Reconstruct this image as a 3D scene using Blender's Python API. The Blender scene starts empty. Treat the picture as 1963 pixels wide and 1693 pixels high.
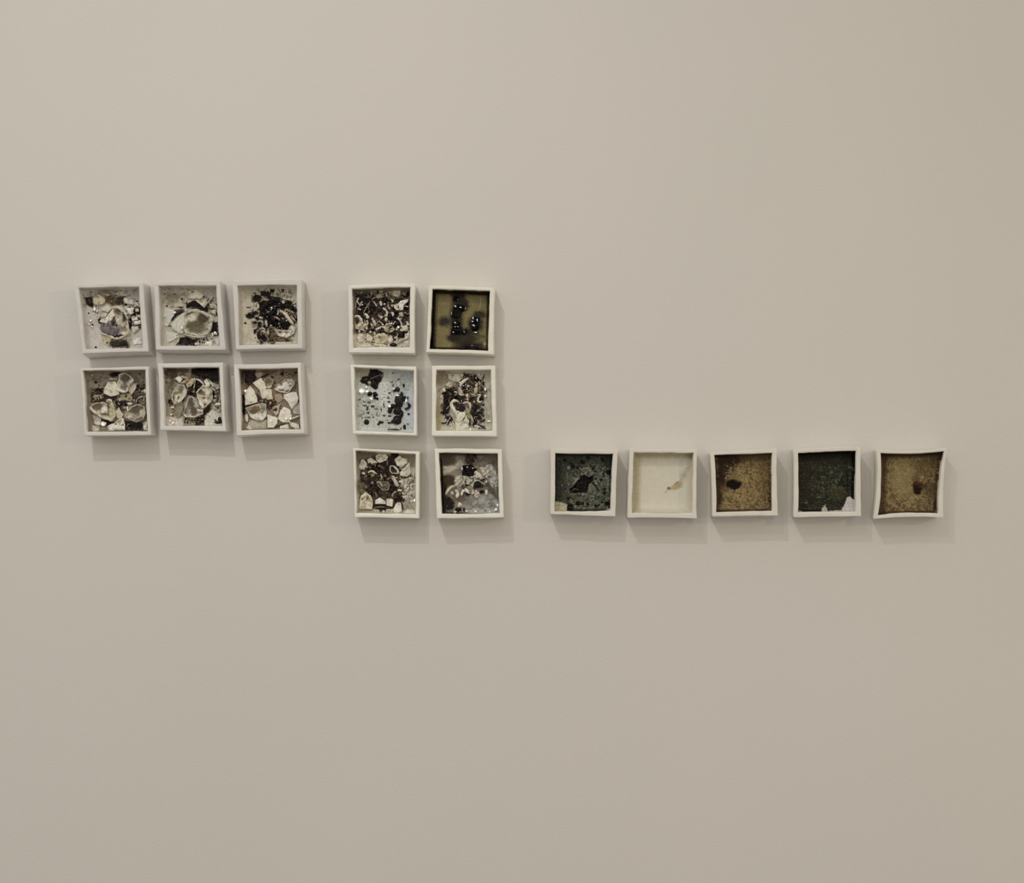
import bpy, math, random
import numpy as np
from mathutils import Vector

# ------------------------------------------------------------------ camera, light, exposure
D = 2.2            # camera distance from the wall (m)
S = 0.0009         # metres of wall per photo pixel
CX, CY = 1030.0, 950.0   # photo pixel where the line of sight is square to the wall
ZC = 1.5           # camera height
RIM = 0.038        # how far the trays stand off the wall
FLOOR = 0.0175      # height of the tray beds off the wall

scene = bpy.context.scene
COL = scene.collection
cam_d = bpy.data.cameras.new('camera')
cam_d.sensor_fit = 'HORIZONTAL'; cam_d.sensor_width = 36.0
cam_d.lens = 36.0 * (D / S) / 1963.0
cam_d.shift_x = -(CX - 981.5) / 1963.0
cam_d.shift_y = (CY - 846.5) / 1963.0
cam = bpy.data.objects.new('camera', cam_d); COL.objects.link(cam)
cam.location = (0, -D, ZC); cam.rotation_euler = (math.pi / 2, 0, 0)
scene.camera = cam

scene.view_settings.view_transform = 'Standard'
scene.view_settings.look = 'None'
scene.view_settings.gamma = 1.0
scene.view_settings.use_curve_mapping = False
scene.view_settings.exposure = 0.09

world = bpy.data.worlds.new('gallery_air'); scene.world = world
world.use_nodes = True
bg = world.node_tree.nodes['Background']
bg.inputs[0].default_value = (1.0, 0.955, 0.88, 1); bg.inputs[1].default_value = 0.648

def lamp(name, loc, power, color, radius, kind='POINT', aim=None, spot=None):
    ld = bpy.data.lights.new(name, kind); ld.energy = power; ld.color = color
    ld.shadow_soft_size = radius
    if kind == 'SPOT': ld.spot_size = spot; ld.spot_blend = 1.0
    o = bpy.data.objects.new(name, ld); COL.objects.link(o); o.location = loc
    if aim: o.rotation_euler = (Vector(aim) - Vector(loc)).to_track_quat('-Z', 'Y').to_euler()
    return o
# two ceiling track lamps, one behind the other, above the left group
AIM = ((600 - CX) * S, 0, ZC + (CY - 1500) * S)
LAMP_A = np.array([(10 - CX) * S, -1.95, ZC + (CY + 1560) * S])
lamp('track_lamp', tuple(LAMP_A), 50, (1, .955, .88), .04, 'SPOT', AIM, math.radians(76))
lamp('track_lamp', ((10 - CX) * S, -2.75, ZC + (CY + 1700) * S), 25, (1, .955, .88), .045, 'SPOT', AIM, math.radians(76))
# warm lamp of the next bay, to the right
lamp('track_lamp', (3.2, -2.6, 2.4), 46, (1, .76, .46), .06)

# ------------------------------------------------------------------ helpers
rnd = random.Random(7)
def lin(c):
    c = np.asarray(c, float) / 255.0
    return np.where(c <= 0.04045, c / 12.92, ((c + 0.055) / 1.055) ** 2.4)
TINT = np.array([1.32, 1.36, 1.44])
def C(c):
    """colour as it looks in the photo's light -> base colour"""
    v = lin(c) * TINT
    return v * min(1.0, .9 / v.max())

def PW(px, py, z):
    """point seen at photo pixel px,py that lies z metres in front of the wall"""
    k = S * (D - z) / D
    return np.array([(px - CX) * k, -z, ZC + (CY - py) * k])

def hsh(ix, iy, seed):
    n = (ix.astype(np.int64) * 374761393 + iy.astype(np.int64) * 668265263 + seed * 982451653) & 0xffffffff
    n = ((n ^ (n >> 13)) * 1274126177) & 0xffffffff
    n = n ^ (n >> 16)
    return (n & 0xffff) / 65535.0
def vnoise(x, y, seed=0):
    ix, iy = np.floor(x), np.floor(y); fx, fy = x - ix, y - iy
    fx = fx * fx * (3 - 2 * fx); fy = fy * fy * (3 - 2 * fy)
    a = hsh(ix, iy, seed); b = hsh(ix + 1, iy, seed); c = hsh(ix, iy + 1, seed); d = hsh(ix + 1, iy + 1, seed)
    return (a * (1 - fx) + b * fx) * (1 - fy) + (c * (1 - fx) + d * fx) * fy
def fbm(x, y, seed=0, oct=3):
    v = 0; a = .5; t = 0
    x, y = x * .86 - y * .51, x * .51 + y * .86
    for i in range(oct):
        v = v + a * vnoise(x, y, seed + i * 17); t += a; a *= .5
        x, y = (x * .8 - y * .6) * 2.03 + 7.3, (x * .6 + y * .8) * 2.03 + 3.1
    return v / t
def worley(x, y, seed=0):
    ix, iy = np.floor(x), np.floor(y); d1 = np.full(x.shape, 9.0); d2 = d1.copy()
    for ox in (-1, 0, 1):
        for oy in (-1, 0, 1):
            cx = ix + ox; cy = iy + oy
            px = cx + hsh(cx, cy, seed); py = cy + hsh(cx, cy, seed + 5)
            d = np.hypot(px - x, py - y)
            d2 = np.where(d < d1, d1, np.minimum(d2, d)); d1 = np.minimum(d1, d)
    return d1, d2
def pp(s):
    return np.array([[float(v) for v in t.split(',')] for t in s.split()])
def sdpoly(x, y, P):
    d = np.full(x.shape, 1e9); ins = np.zeros(x.shape, bool); n = len(P)
    for i in range(n):
        ax, ay = P[i]; bx, by = P[(i + 1) % n]
        ex, ey = bx - ax, by - ay; wx, wy = x - ax, y - ay
        t = np.clip((wx * ex + wy * ey) / (ex * ex + ey * ey + 1e-9), 0, 1)
        d = np.minimum(d, np.hypot(wx - ex * t, wy - ey * t))
        c = ((ay > y) != (by > y)) & (x < (bx - ax) * (y - ay) / ((by - ay) if by != ay else 1e-9) + ax)
        ins ^= c
    return np.where(ins, -d, d)
def inside(x, y, P):
    return sdpoly(np.array([x]), np.array([y]), P)[0] < 0

def mat(name, rough, spec=.35, coat=0.0, attr=True, base=(.8, .8, .8), bump=0, bscale=300, grain=0.0):
    m = bpy.data.materials.new(name); m.use_nodes = True
    nt = m.node_tree; b = nt.nodes['Principled BSDF']
    b.inputs['Roughness'].default_value = rough
    b.inputs['Specular IOR Level'].default_value = spec
    b.inputs['Coat Weight'].default_value = coat
    b.inputs['Coat Roughness'].default_value = .06
    b.inputs['Base Color'].default_value = (*base, 1)
    tc = nt.nodes.new('ShaderNodeTexCoord')
    if attr:
        a = nt.nodes.new('ShaderNodeVertexColor'); a.layer_name = 'Col'; src = a.outputs['Color']
    else:
        r = nt.nodes.new('ShaderNodeRGB'); r.outputs[0].default_value = (*base, 1); src = r.outputs[0]
    if grain:
        n = nt.nodes.new('ShaderNodeTexNoise'); n.inputs['Scale'].default_value = 420; n.inputs['Detail'].default_value = 4
        nt.links.new(tc.outputs['Object'], n.inputs['Vector'])
        mr = nt.nodes.new('ShaderNodeMapRange'); mr.inputs[1].default_value = .3; mr.inputs[2].default_value = .7
        mr.inputs[3].default_value = 1 - grain; mr.inputs[4].default_value = 1 + grain
        nt.links.new(n.outputs['Fac'], mr.inputs[0])
        mx = nt.nodes.new('ShaderNodeMixRGB'); mx.blend_type = 'MULTIPLY'; mx.inputs[0].default_value = 1
        nt.links.new(src, mx.inputs[1]); nt.links.new(mr.outputs[0], mx.inputs[2]); src = mx.outputs[0]
    nt.links.new(src, b.inputs['Base Color'])
    if bump:
        n = nt.nodes.new('ShaderNodeTexNoise'); n.inputs['Scale'].default_value = bscale; n.inputs['Detail'].default_value = 3
        nt.links.new(tc.outputs['Object'], n.inputs['Vector'])
        bp = nt.nodes.new('ShaderNodeBump'); bp.inputs['Strength'].default_value = bump; bp.inputs['Distance'].default_value = .001
        nt.links.new(n.outputs['Fac'], bp.inputs['Height']); nt.links.new(bp.outputs['Normal'], b.inputs['Normal'])
    return m

M = {
    'tray_satin': mat('satin_porcelain', .34, .35, 0, bump=.25, bscale=120, grain=.03),
    'tray_gloss': mat('glossy_porcelain', .16, .5, 0, bump=.25, bscale=90, grain=.03),
    'tray_matt': mat('bisque_porcelain', .6, .25, 0, bump=.3, bscale=200, grain=.04),
    'bed_gloss': mat('glossy_glaze', .17, .16, 0, bump=.35, bscale=160, grain=.12),
    'bed_matt': mat('crackled_glaze', .40, .12, 0, bump=.4, bscale=320, grain=.22),
    'bed_cream': mat('cream_glaze', .35, .2, 0, bump=.2, bscale=120, grain=.025),
    'shard': mat('pale_shell', .3, .3, 0, bump=.4, bscale=220, grain=.22),
    'lump': mat('dark_glassy_slag', .14, .22, 0, bump=.4, bscale=260, grain=.15),
    'bead': mat('glint_glaze', .13, .5, 0, grain=.05),  # glossy glaze of the drops added for highlights
    'crumb': mat('burnt_crumb', .3, .14, 0, grain=.12),
}

def make_obj(name, V, F, mt, parent=None, cols=None, smooth=False, kind=None, label=None, org=None):
    me = bpy.data.meshes.new(name)
    V = np.asarray(V, float)
    if org is not None: V = V - org
    me.from_pydata(V.tolist(), [], F)
    if cols is not None:
        at = me.color_attributes.new('Col', 'FLOAT_COLOR', 'POINT')
        ca = np.ones((len(V), 4), np.float32); ca[:, :3] = cols
        at.data.foreach_set('color', ca.ravel())
    if smooth: me.polygons.foreach_set('use_smooth', [True] * len(me.polygons))
    me.materials.append(mt); me.update()
    o = bpy.data.objects.new(name, me); COL.objects.link(o)
    if parent is not None: o.parent = parent
    if kind: o['kind'] = kind
    if label: o['label'] = label
    return o

# ------------------------------------------------------------------ the setting
def wall_material():
    m = bpy.data.materials.new('painted_plaster'); m.use_nodes = True
    nt = m.node_tree; b = nt.nodes['Principled BSDF']
    b.inputs['Roughness'].default_value = .75; b.inputs['Specular IOR Level'].default_value = .15
    tc = nt.nodes.new('ShaderNodeTexCoord')
    n0 = nt.nodes.new('ShaderNodeTexNoise'); n0.inputs['Scale'].default_value = 2.2; n0.inputs['Detail'].default_value = 3
    cr = nt.nodes.new('ShaderNodeValToRGB')
    cr.color_ramp.elements[0].color = (.712, .690, .650, 1); cr.color_ramp.elements[1].color = (.735, .708, .674, 1)
    cr.color_ramp.elements[0].position = .3; cr.color_ramp.elements[1].position = .7
    nt.links.new(tc.outputs['Object'], n0.inputs['Vector']); nt.links.new(n0.outputs['Fac'], cr.inputs[0])
    nt.links.new(cr.outputs[0], b.inputs['Base Color'])
    n1 = nt.nodes.new('ShaderNodeTexNoise'); n1.inputs['Scale'].default_value = 260; n1.inputs['Detail'].default_value = 4
    n1.inputs['Roughness'].default_value = .6
    mp = nt.nodes.new('ShaderNodeMapping'); mp.inputs['Scale'].default_value = (.75, 1, 1.25)
    nt.links.new(tc.outputs['Object'], mp.inputs[0]); nt.links.new(mp.outputs[0], n1.inputs['Vector'])
    bp = nt.nodes.new('ShaderNodeBump'); bp.inputs['Strength'].default_value = .35; bp.inputs['Distance'].default_value = .0012
    nt.links.new(n1.outputs['Fac'], bp.inputs['Height']); nt.links.new(bp.outputs['Normal'], b.inputs['Normal'])
    return m
def slab(name, lo, hi, mt):
    x0, y0, z0 = lo; x1, y1, z1 = hi
    V = [(x0, y0, z0), (x1, y0, z0), (x1, y1, z0), (x0, y1, z0), (x0, y0, z1), (x1, y0, z1), (x1, y1, z1), (x0, y1, z1)]
    F = [(0, 3, 2, 1), (4, 5, 6, 7), (0, 1, 5, 4), (1, 2, 6, 5), (2, 3, 7, 6), (3, 0, 4, 7)]
    o = make_obj(name, V, F, mt, kind='structure'); return o
slab('wall_back', (-7, 0, 0), (7, .2, 4.4), wall_material())
slab('floor', (-12, -14, -.1), (12, .2, 0), mat('polished_concrete', .5, .3, attr=False, base=(.40, .38, .35), bump=.1, bscale=20, grain=.06))

# ------------------------------------------------------------------ ceramic boxes
class Tile:
    """one porcelain tray with its glazed bed; all traced points are in the tile's own close-up frame (x0, y0, k)"""
    def __init__(s, x0, y0, k, outer, inner, label, group, seed, tray_mat, tray_col, bed_mat, bed, lining=None,
                 bow=(0, 0, 0, 0), ibow=None, flare=(0, 0, 0, 0), mott=.12, msc=9.0, cell=None, floor_in=3.0, name='ceramic_box'):
        s.x0, s.y0, s.k, s.seed = x0, y0, k, seed
        s.rnd = random.Random(seed * 31 + 5)
        s.bed_col = np.array(C(bed)); s.lining = C(lining) if lining is not None else None
        s.outer = s.full(pp(outer)); s.inner = s.full(pp(inner))
        s.bow = np.array(bow) / k; s.ibow = np.array(ibow if ibow is not None else bow) / k
        s.tray_mat, s.tray_col, s.bed_mat = tray_mat, np.minimum(C(tray_col) * {'tray_gloss': 1.12, 'tray_satin': 1.07, 'tray_matt': 1.0}[tray_mat], .9), bed_mat
        s.flare = flare; s.mott = mott; s.msc = msc; s.cell = cell; s.floor_in = floor_in
        s.st = []; s.crumb = []; s.amt = .2
        c = s.outer.mean(0); s.org = PW(c[0], c[1], 0)
        s.root = bpy.data.objects.new(name, None); COL.objects.link(s.root)
        s.root.location = s.org; s.root.empty_display_size = .03
        s.root['label'] = label; s.root['category'] = 'ceramic box'; s.root['group'] = group
    def full(s, P): return np.array([s.x0, s.y0]) + P / s.k
    def W(s, x, y, h=0.0):
        """close-up frame point, h millimetres above the bed"""
        return PW(s.x0 + x / s.k, s.y0 + y / s.k, FLOOR + h * .001)
    # ---- stains and painted shade in the glaze
    def stain(s, poly, col, soft=12, warp=14, hgt=0.0, a=1.0):
        s.st.append(('p', pp(poly), C(col), soft, warp, hgt, a))
    def blob(s, x, y, rx, ry, col, soft=.35, warp=14, hgt=0.0, a=1.0):
        s.st.append(('e', (x, y, rx, ry), C(col), soft, warp, hgt, a))
    def blobs(s, txt, col, **kw):
        for t in txt.split():
            v = [float(q) for q in t.split(',')]
            s.blob(v[0], v[1], v[2], v[3] if len(v) > 3 else v[2], col, **kw)
    def net(s, poly, col, scale, thr=.5, a=.8, seed=0):
        """blotchy speckle inside a polygon"""
        s.st.append(('n', pp(poly), C(col), scale, thr, seed, a))
    # ---- pieces
    def colmix(s, base, xs, ys, amt=.12, sc=26.):
        xs = np.asarray(xs); ys = np.asarray(ys)
        n = fbm(xs / sc, ys / sc, s.seed + 3); d = np.clip((fbm(xs / 48., ys / 48., s.seed + 13) - .54) / .14, 0, 1) * amt * 2.2
        f = (1 + amt * 2.4 * (n - .5)) * (1 - np.minimum(d, .75))
        return np.clip(base[None, :] * f[:, None] * (1 - np.minimum(d, .5)[:, None] * np.array([0, .02, .06])), 0, .9)
    def resample(s, P, step, jit=0.0):
        out = []
        n = len(P)
        for i in range(n):
            a, b = P[i], P[(i + 1) % n]; L = np.hypot(*(b - a)); m = max(1, int(round(L / step)))
            for j in range(m):
                q = a + (b - a) * j / m
                if j and jit: q = q + np.array([s.rnd.uniform(-jit, jit), s.rnd.uniform(-jit, jit)])
                out.append(q)
        return np.array(out)
    def shard(s, poly, col, h=3.0, tilt=(0, 0), dome=.6, edge=None, spots=(), name='shell_shard', step=30, label=None, mt='shard', amt=None):
        amt = s.amt if amt is None else amt
        P = s.resample(pp(poly), step, 5); c = P.mean(0); n = len(P)
        R = max(np.hypot(*(P - c).T).max(), 1)
        V = []; cols = []; F = []
        base = C(col); ec = C(edge) if edge is not None else np.clip(base * 1.06, 0, .9)
        rings = [(1.03, -.8, 'b'), (1.0, h * .75, 'e'), (.93, h, 'e'), (.76, h + dome * .35, 't'), (.58, h + dome * .6, 't'), (.4, h + dome * .8, 't'), (.2, h + dome * .95, 't')]
        for f, z, kd in rings:
            Q = c + (P - c) * f
            tz = 0 if kd == 'b' else ((Q[:, 0] - c[0]) * tilt[0] + (Q[:, 1] - c[1]) * tilt[1]) / R
            zz = np.maximum(z + tz, -.8) if kd != 'b' else np.full(n, z)
            for q, zv in zip(Q, np.broadcast_to(zz, n)): V.append(s.W(q[0], q[1], zv))
            cc = s.colmix(ec if kd == 'e' else base, Q[:, 0], Q[:, 1], amt)
            cols.append(s.spot(cc, Q, spots) if kd == 't' else cc)
        V.append(s.W(c[0], c[1], h + dome)); cols.append(s.spot(base[None, :].copy(), c[None, :], spots))
        for r in range(len(rings) - 1):
            for i in range(n):
                j = (i + 1) % n; F.append((r * n + i, r * n + j, (r + 1) * n + j, (r + 1) * n + i))
        r = len(rings) - 1; last = len(V) - 1
        for i in range(n): F.append((r * n + i, r * n + (i + 1) % n, last))
        return make_obj(name, V, F, M[mt], s.root, np.concatenate(cols), False, label=label, org=s.org)
    def spot(s, cc, Q, spots):
        for (x, y, rx, ry, col) in spots:
            w = 22 * (fbm(Q[:, 0] / 30., Q[:, 1] / 30., s.seed + 9) - .5) * 2
            d = np.hypot((Q[:, 0] + w - x) / rx, (Q[:, 1] - w - y) / ry)
            a = np.clip((1.25 - d) / .5, 0, 1)[:, None]
            cc = cc * (1 - a) + C(col)[None, :] * a
        return cc
    def cup(s, poly, rim, inn, h=6.0, w=.10, dip=2.2, spots=(), tilt=(0, 0), step=24, name='shell_cup', label=None):
        """hollow shell fragment: a raised pale rim round a sunken, mottled inside"""
        P = s.resample(pp(poly), step, 4); c = P.mean(0); n = len(P)
        R = max(np.hypot(*(P - c).T).max(), 1)
        h = h if h < 5 else 3.2 + h * .42; dip = dip if h < 5 else dip + .9
        rc, ic = C(rim) * .92, np.minimum((C(inn) * .75 + C(inn).mean() * .25) * 1.3, .9)
        rings = [(1.04, -.8, 0), (1.0, h * .8, 1), (1 - w * .3, h, 1), (1 - w, h * .82, 1), ((1 - w) * .92, h * .55, 2), ((1 - w) * .75, dip + (h - dip) * .2, 2),
                 ((1 - w) * .55, dip + .5, 2), ((1 - w) * .36, dip, 2), ((1 - w) * .18, dip, 2)]
        V = []; cols = []; F = []
        for f, z, kd in rings:
            Q = c + (P - c) * f
            wob = (fbm(Q[:, 0] / 45., Q[:, 1] / 45., s.seed + 21) - .5) * (1.6 if kd else 0)
            tz = 0 if kd == 0 else ((Q[:, 0] - c[0]) * tilt[0] + (Q[:, 1] - c[1]) * tilt[1]) / R
            zz = np.broadcast_to(np.maximum(z + wob + tz, -.8), n)
            for q, zv in zip(Q, zz): V.append(s.W(q[0], q[1], zv))
            cc = s.colmix(rc if kd < 2 else ic, Q[:, 0], Q[:, 1], .22 if kd < 2 else .4, 34.)
            if kd < 2: cc = cc * (.62 + .55 * fbm(Q[:, 0] / 110., Q[:, 1] / 110., s.seed + 77))[:, None]  # rim tone varied to suggest arcs that catch the light
            cols.append(s.spot(cc, Q, spots) if kd == 2 else cc)
        V.append(s.W(c[0], c[1], dip)); cols.append(s.spot(ic[None, :].copy(), c[None, :], spots))
        for r in range(len(rings) - 1):
            for i in range(n):
                j = (i + 1) % n; F.append((r * n + i, r * n + j, (r + 1) * n + j, (r + 1) * n + i))
        r = len(rings) - 1; last = len(V) - 1
        for i in range(n): F.append((r * n + i, r * n + (i + 1) % n, last))
        return make_obj(name, V, F, M['shard'], s.root, np.concatenate(cols), True, label=label, org=s.org)
    def strip(s, pts, w, col, h=4.0, name='shell_sliver', mt='shard', taper=.8):
        P = pp(pts)
        for _ in range(2):      # corner cutting
            Q = [P[0]]
            for a, b in zip(P[:-1], P[1:]): Q += [a * .75 + b * .25, a * .25 + b * .75]
            Q.append(P[-1]); P = np.array(Q)
        n = len(P); T = np.gradient(P, axis=0); T /= np.hypot(*T.T)[:, None] + 1e-9
        Nn = np.stack([-T[:, 1], T[:, 0]], 1)
        V = []; F = []; cols = []; base = C(col); m = 5
        prof = [(-.5, -.8), (-.47, h * .75), (0, h), (.47, h * .75), (.5, -.8)]
        for i in range(n):
            t = i / (n - 1); f = (1 - taper * abs(2 * t - 1) ** 2.6) * s.rnd.uniform(.72, 1.28)
            for u, z in prof:
                q = P[i] + Nn[i] * u * w * f * 1.12; V.append(s.W(q[0], q[1], z)); cols.append(base)
        for i in range(n - 1):
            for j in range(m - 1): F.append((i * m + j, i * m + j + 1, (i + 1) * m + j + 1, (i + 1) * m + j))
        F.append(tuple(range(m))); F.append(tuple(range((n - 1) * m, n * m))[::-1])
        cols = s.colmix(base, [v[0] * 9000 for v in V], [v[2] * 9000 for v in V], .12)
        return make_obj(name, V, F, M[mt], s.root, cols, False, org=s.org)
    def lump(s, x, y, rx, ry, col, h=4.0, rough=.25, name='dark_lump', mt='lump', rot=0.0, seg=12, smooth=True, label=None, soft=False):
        if name == 'glint_bead': return s.bead(x, y, rx, ry, col, h)
        V = []; F = []; rings = 6; cr, sr = math.cos(rot), math.sin(rot)
        ph = s.rnd.random() * 50
        for r in range(rings):
            el = r / (rings - 1) * math.pi / 2
            for i in range(seg):
                a = 2 * math.pi * i / seg
                nz = float(vnoise(np.array([ph + 1.6 * math.cos(a)]), np.array([ph + 1.6 * math.sin(a) + el * 1.3]), s.seed)[0])
                f = math.cos(el) * (1 + rough * 2 * (nz - .5)); f = max(f, 0.02 if r == rings - 1 else f)
                u, v = rx * f * math.cos(a), ry * f * math.sin(a)
                z = (h * math.cos(math.pi / 2 * math.cos(el)) ** 2 if soft else h * math.sin(el)) * (1 + rough * (nz - .5)) - (.8 if r == 0 else 0)
                V.append(s.W(x + u * cr - v * sr, y + u * sr + v * cr, z))
        for r in range(rings - 1):
            for i in range(seg):
                j = (i + 1) % seg; F.append((r * seg + i, r * seg + j, (r + 1) * seg + j, (r + 1) * seg + i))
        F.append(tuple(range((rings - 1) * seg, rings * seg)))
        base = C(col)
        cols = np.clip(base[None, :] * (1 + .2 * (np.random.RandomState(s.seed).rand(len(V))[:, None] - .5)), 0, .9)
        return make_obj(name, V, F, M[mt], s.root, cols, smooth, label=label, org=s.org)
    def bead(s, x, y, rx, ry, col, h):
        """glossy drop added for a highlight, its top tilted to mirror the lamp"""
        V = []; F = []; seg = 10; base = C(col)
        p0 = s.W(x, y, h); l = LAMP_A - p0; e = np.array([0, -D, ZC]) - p0
        hv = l / np.linalg.norm(l) + e / np.linalg.norm(e)
        sl = hv[2] / -hv[1] + s.rnd.uniform(-.04, .04); sx = -hv[0] / -hv[1] + s.rnd.uniform(-.03, .03)  # tilt makes the added drop glint in the lamp
        ph = [s.rnd.uniform(.75, 1.2) for _ in range(seg)]
        rings = [(1.15, None), (1.0, .0), (.7, .12), (.35, .17)]
        for f, dz in rings:
            for i in range(seg):
                a = 2 * math.pi * i / seg; u, v = rx * f * ph[i] * math.cos(a), ry * f * ph[i] * math.sin(a)
                mm = .9 / s.k
                z = -.8 if dz is None else max(h + sl * v * mm + sx * u * mm + dz, .1)
                V.append(s.W(x + u, y + v, z))
        V.append(s.W(x, y, h + .18)); last = len(V) - 1
        for r in range(3):
            for i in range(seg):
                j = (i + 1) % seg; F.append((r * seg + i, r * seg + j, (r + 1) * seg + j, (r + 1) * seg + i))
        for i in range(seg): F.append((3 * seg + i, 3 * seg + (i + 1) % seg, last))
        return make_obj('glint_bead', V, F, M['bead'], s.root, np.repeat(base[None], len(V), 0), True, org=s.org)
    def lumps(s, txt, col, h=3.0, **kw):
        for t in txt.split():
            v = [float(q) for q in t.split(',')]
            s.lump(v[0], v[1], v[2], v[3] if len(v) > 3 else v[2], col, h=(v[4] if len(v) > 4 else h), **kw)
    def crumbs(s, poly, n, size, cols, h=2.0, flat=.6, zb=0.0):
        """tiny fragments, gathered into one mesh per tile"""
        P = pp(poly); lo, hi = P.min(0), P.max(0); k = 0; tries = 0
        while k < n and tries < n * 12:
            tries += 1
            x, y = s.rnd.uniform(lo[0], hi[0]), s.rnd.uniform(lo[1], hi[1])
            if not inside(x, y, P): continue
            s.crumb.append((x, y, s.rnd.uniform(*size), C(s.rnd.choice(cols)), h * s.rnd.uniform(.4, 1.2), zb)); k += 1
    # ---- finish: tray, bed, crumbs
    def coons(s, P, bow, u, v):
        TL, TR, BR, BL = P
        def edge(a, b, t, bw, nrm):
            e = a[None] * (1 - t)[:, None] + b[None] * t[:, None]
            return e + np.array(nrm)[None] * (bw * 4 * t * (1 - t))[:, None]
        U, Vv = u.ravel(), v.ravel()
        top = edge(TL, TR, U, bow[0], (0, -1)); bot = edge(BL, BR, U, bow[2], (0, 1))
        lef = edge(TL, BL, Vv, bow[3], (-1, 0)); rig = edge(TR, BR, Vv, bow[1], (1, 0))
        a, b = U[:, None], Vv[:, None]
        bil = TL * (1 - a) * (1 - b) + TR * a * (1 - b) + BL * (1 - a) * b + BR * a * b
        return top * (1 - b) + bot * b + lef * (1 - a) + rig * a - bil
    def ring(s, P, bow, n, amp, seed, ins=0.0):
        """perimeter points, n per side, handmade wobble"""
        t = np.linspace(0, 1, n, endpoint=False); z = np.zeros(n); o = np.ones(n)
        u = np.concatenate([t, o, 1 - t, z]); v = np.concatenate([z, t, o, 1 - t])
        Q = s.coons(P, bow, u, v); c = P.mean(0)
        w = np.stack([fbm(u * 5 + 3, v * 5 + 3, seed), fbm(u * 5 + 40, v * 5, seed + 4)], 1) - .5
        Q = Q + w * 2 * amp
        if ins:
            d = Q - c; Q = Q - np.sign(d) * np.minimum(np.abs(d), ins) * np.clip(np.abs(d) / np.abs(d).max(0) * 1.0, 0, 1) ** 6
        return Q
    def finish(s):
        rs = np.random.RandomState(s.seed)
        nn = 26
        kr = S * (D - RIM) / D
        A = s.ring(s.outer, s.bow, nn, .9, s.seed * 3 + 1)       # outer edge of rim (photo px)
        B = s.ring(s.inner, s.ibow, nn, .9, s.seed * 3 + 2)      # inner edge of rim
        l, t, r, b = s.flare; n = len(A)
        c = s.outer.mean(0)
        def w3(Q, z):
            return np.stack([(Q[:, 0] - CX) * kr, np.full(len(Q), 0) - z, ZC + (CY - Q[:, 1]) * kr], 1)
        zr = RIM + (fbm(A[:, 0] / 40., A[:, 1] / 40., s.seed) - .5) * .0022
        E = B - A; L = np.hypot(*E.T)[:, None]; e = E / L
        fl = np.where(A - c > 0, np.array([r, b]), -np.array([l, t])) * np.clip(np.abs(A - c) / np.abs(A - c).max(0), 0, 1) ** 3
        bv = {'tray_gloss': 1.1, 'tray_satin': 1.1, 'tray_matt': 1.0}[s.tray_mat]; bi = {'tray_gloss': 1.7, 'tray_satin': 1.4, 'tray_matt': 1.2}[s.tray_mat]
        rows = [w3(A + fl, 0 * zr - .0), w3(A + fl * .5, zr * .5), w3(A, zr - .0022 * bv), w3(A + e * .15 * bv, zr - .0010 * bv), w3(A + e * .5 * bv, zr - .0003 * bv), w3(A + e * 1.0 * bv, zr - .00002), w3(A + e * 1.3 * bv, zr),
                w3((A + B) / 2, zr), w3(B - e * 1.4 * bi, zr), w3(B - e * .9 * bi, zr - .0001 * bi), w3(B - e * .4 * bi, zr - .0005 * bi), w3(B - e * .1 * bi, zr - .0013 * bi), w3(B, zr - .0032), w3(B + e * .4, zr - .0075)]
        V = np.concatenate(rows); F = []
        for k in range(len(rows) - 1):
            for i in range(n):
                j = (i + 1) % n; F.append((k * n + i, (k + 1) * n + i, (k + 1) * n + j, k * n + j))
        F.append(tuple(range(n)))
        cols = np.repeat(s.tray_col[None], len(V), 0)
        cols = cols * (1 + .05 * (fbm(V[:, 0] * 90, V[:, 2] * 90, s.seed)[:, None] - .5) * 2)
        make_obj('tray', V, F, M[s.tray_mat], s.root, cols, True, org=s.org)
        # bed
        wd = np.hypot(*(s.inner[1] - s.inner[0])); N = 104
        fi = s.floor_in
        prof = [(0, RIM - .005), (.25 * fi, RIM - .011), (.5 * fi, FLOOR + .007), (fi, FLOOR + .0028), (fi * 1.8, FLOOR + .0006)]
        edge = [p[0] / wd for p in prof]
        core = np.linspace(fi * 2.8 / wd, 1 - fi * 2.8 / wd, N)
        g = np.concatenate([edge, core, [1 - q for q in edge[::-1]]])
        zed = np.concatenate([[p[1] for p in prof], np.full(N, FLOOR), [p[1] for p in prof[::-1]]])
        U, Vv = np.meshgrid(g, g); m = len(g)
        Z = np.maximum(*np.meshgrid(zed, zed)).ravel()
        Q = s.coons(s.inner, s.ibow, U, Vv)
        # where each bed point is seen (close-up frame)
        kz = kr / (S * (D - Z) / D)
        X = ((Q[:, 0] - CX) * kz + CX - s.x0) * s.k; Y = ((Q[:, 1] - CY) * kz + CY - s.y0) * s.k
        onwall = np.clip((Z - FLOOR - .0006) / .003, 0, 1)
        col = np.repeat(s.bed_col[None], len(X), 0)
        n1 = fbm(X / (s.msc * s.k), Y / (s.msc * s.k), s.seed, 4)
        col = col * (1 + s.mott * 3 * (n1[:, None] - .5))
        H = np.zeros(len(X)) + (fbm(X / 60., Y / 60., s.seed + 8) - .5) * .6
        wx = (fbm(X / 28., Y / 28., s.seed + 31) - .5) * 2; wy = (fbm(X / 28., Y / 28., s.seed + 37) - .5) * 2
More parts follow.
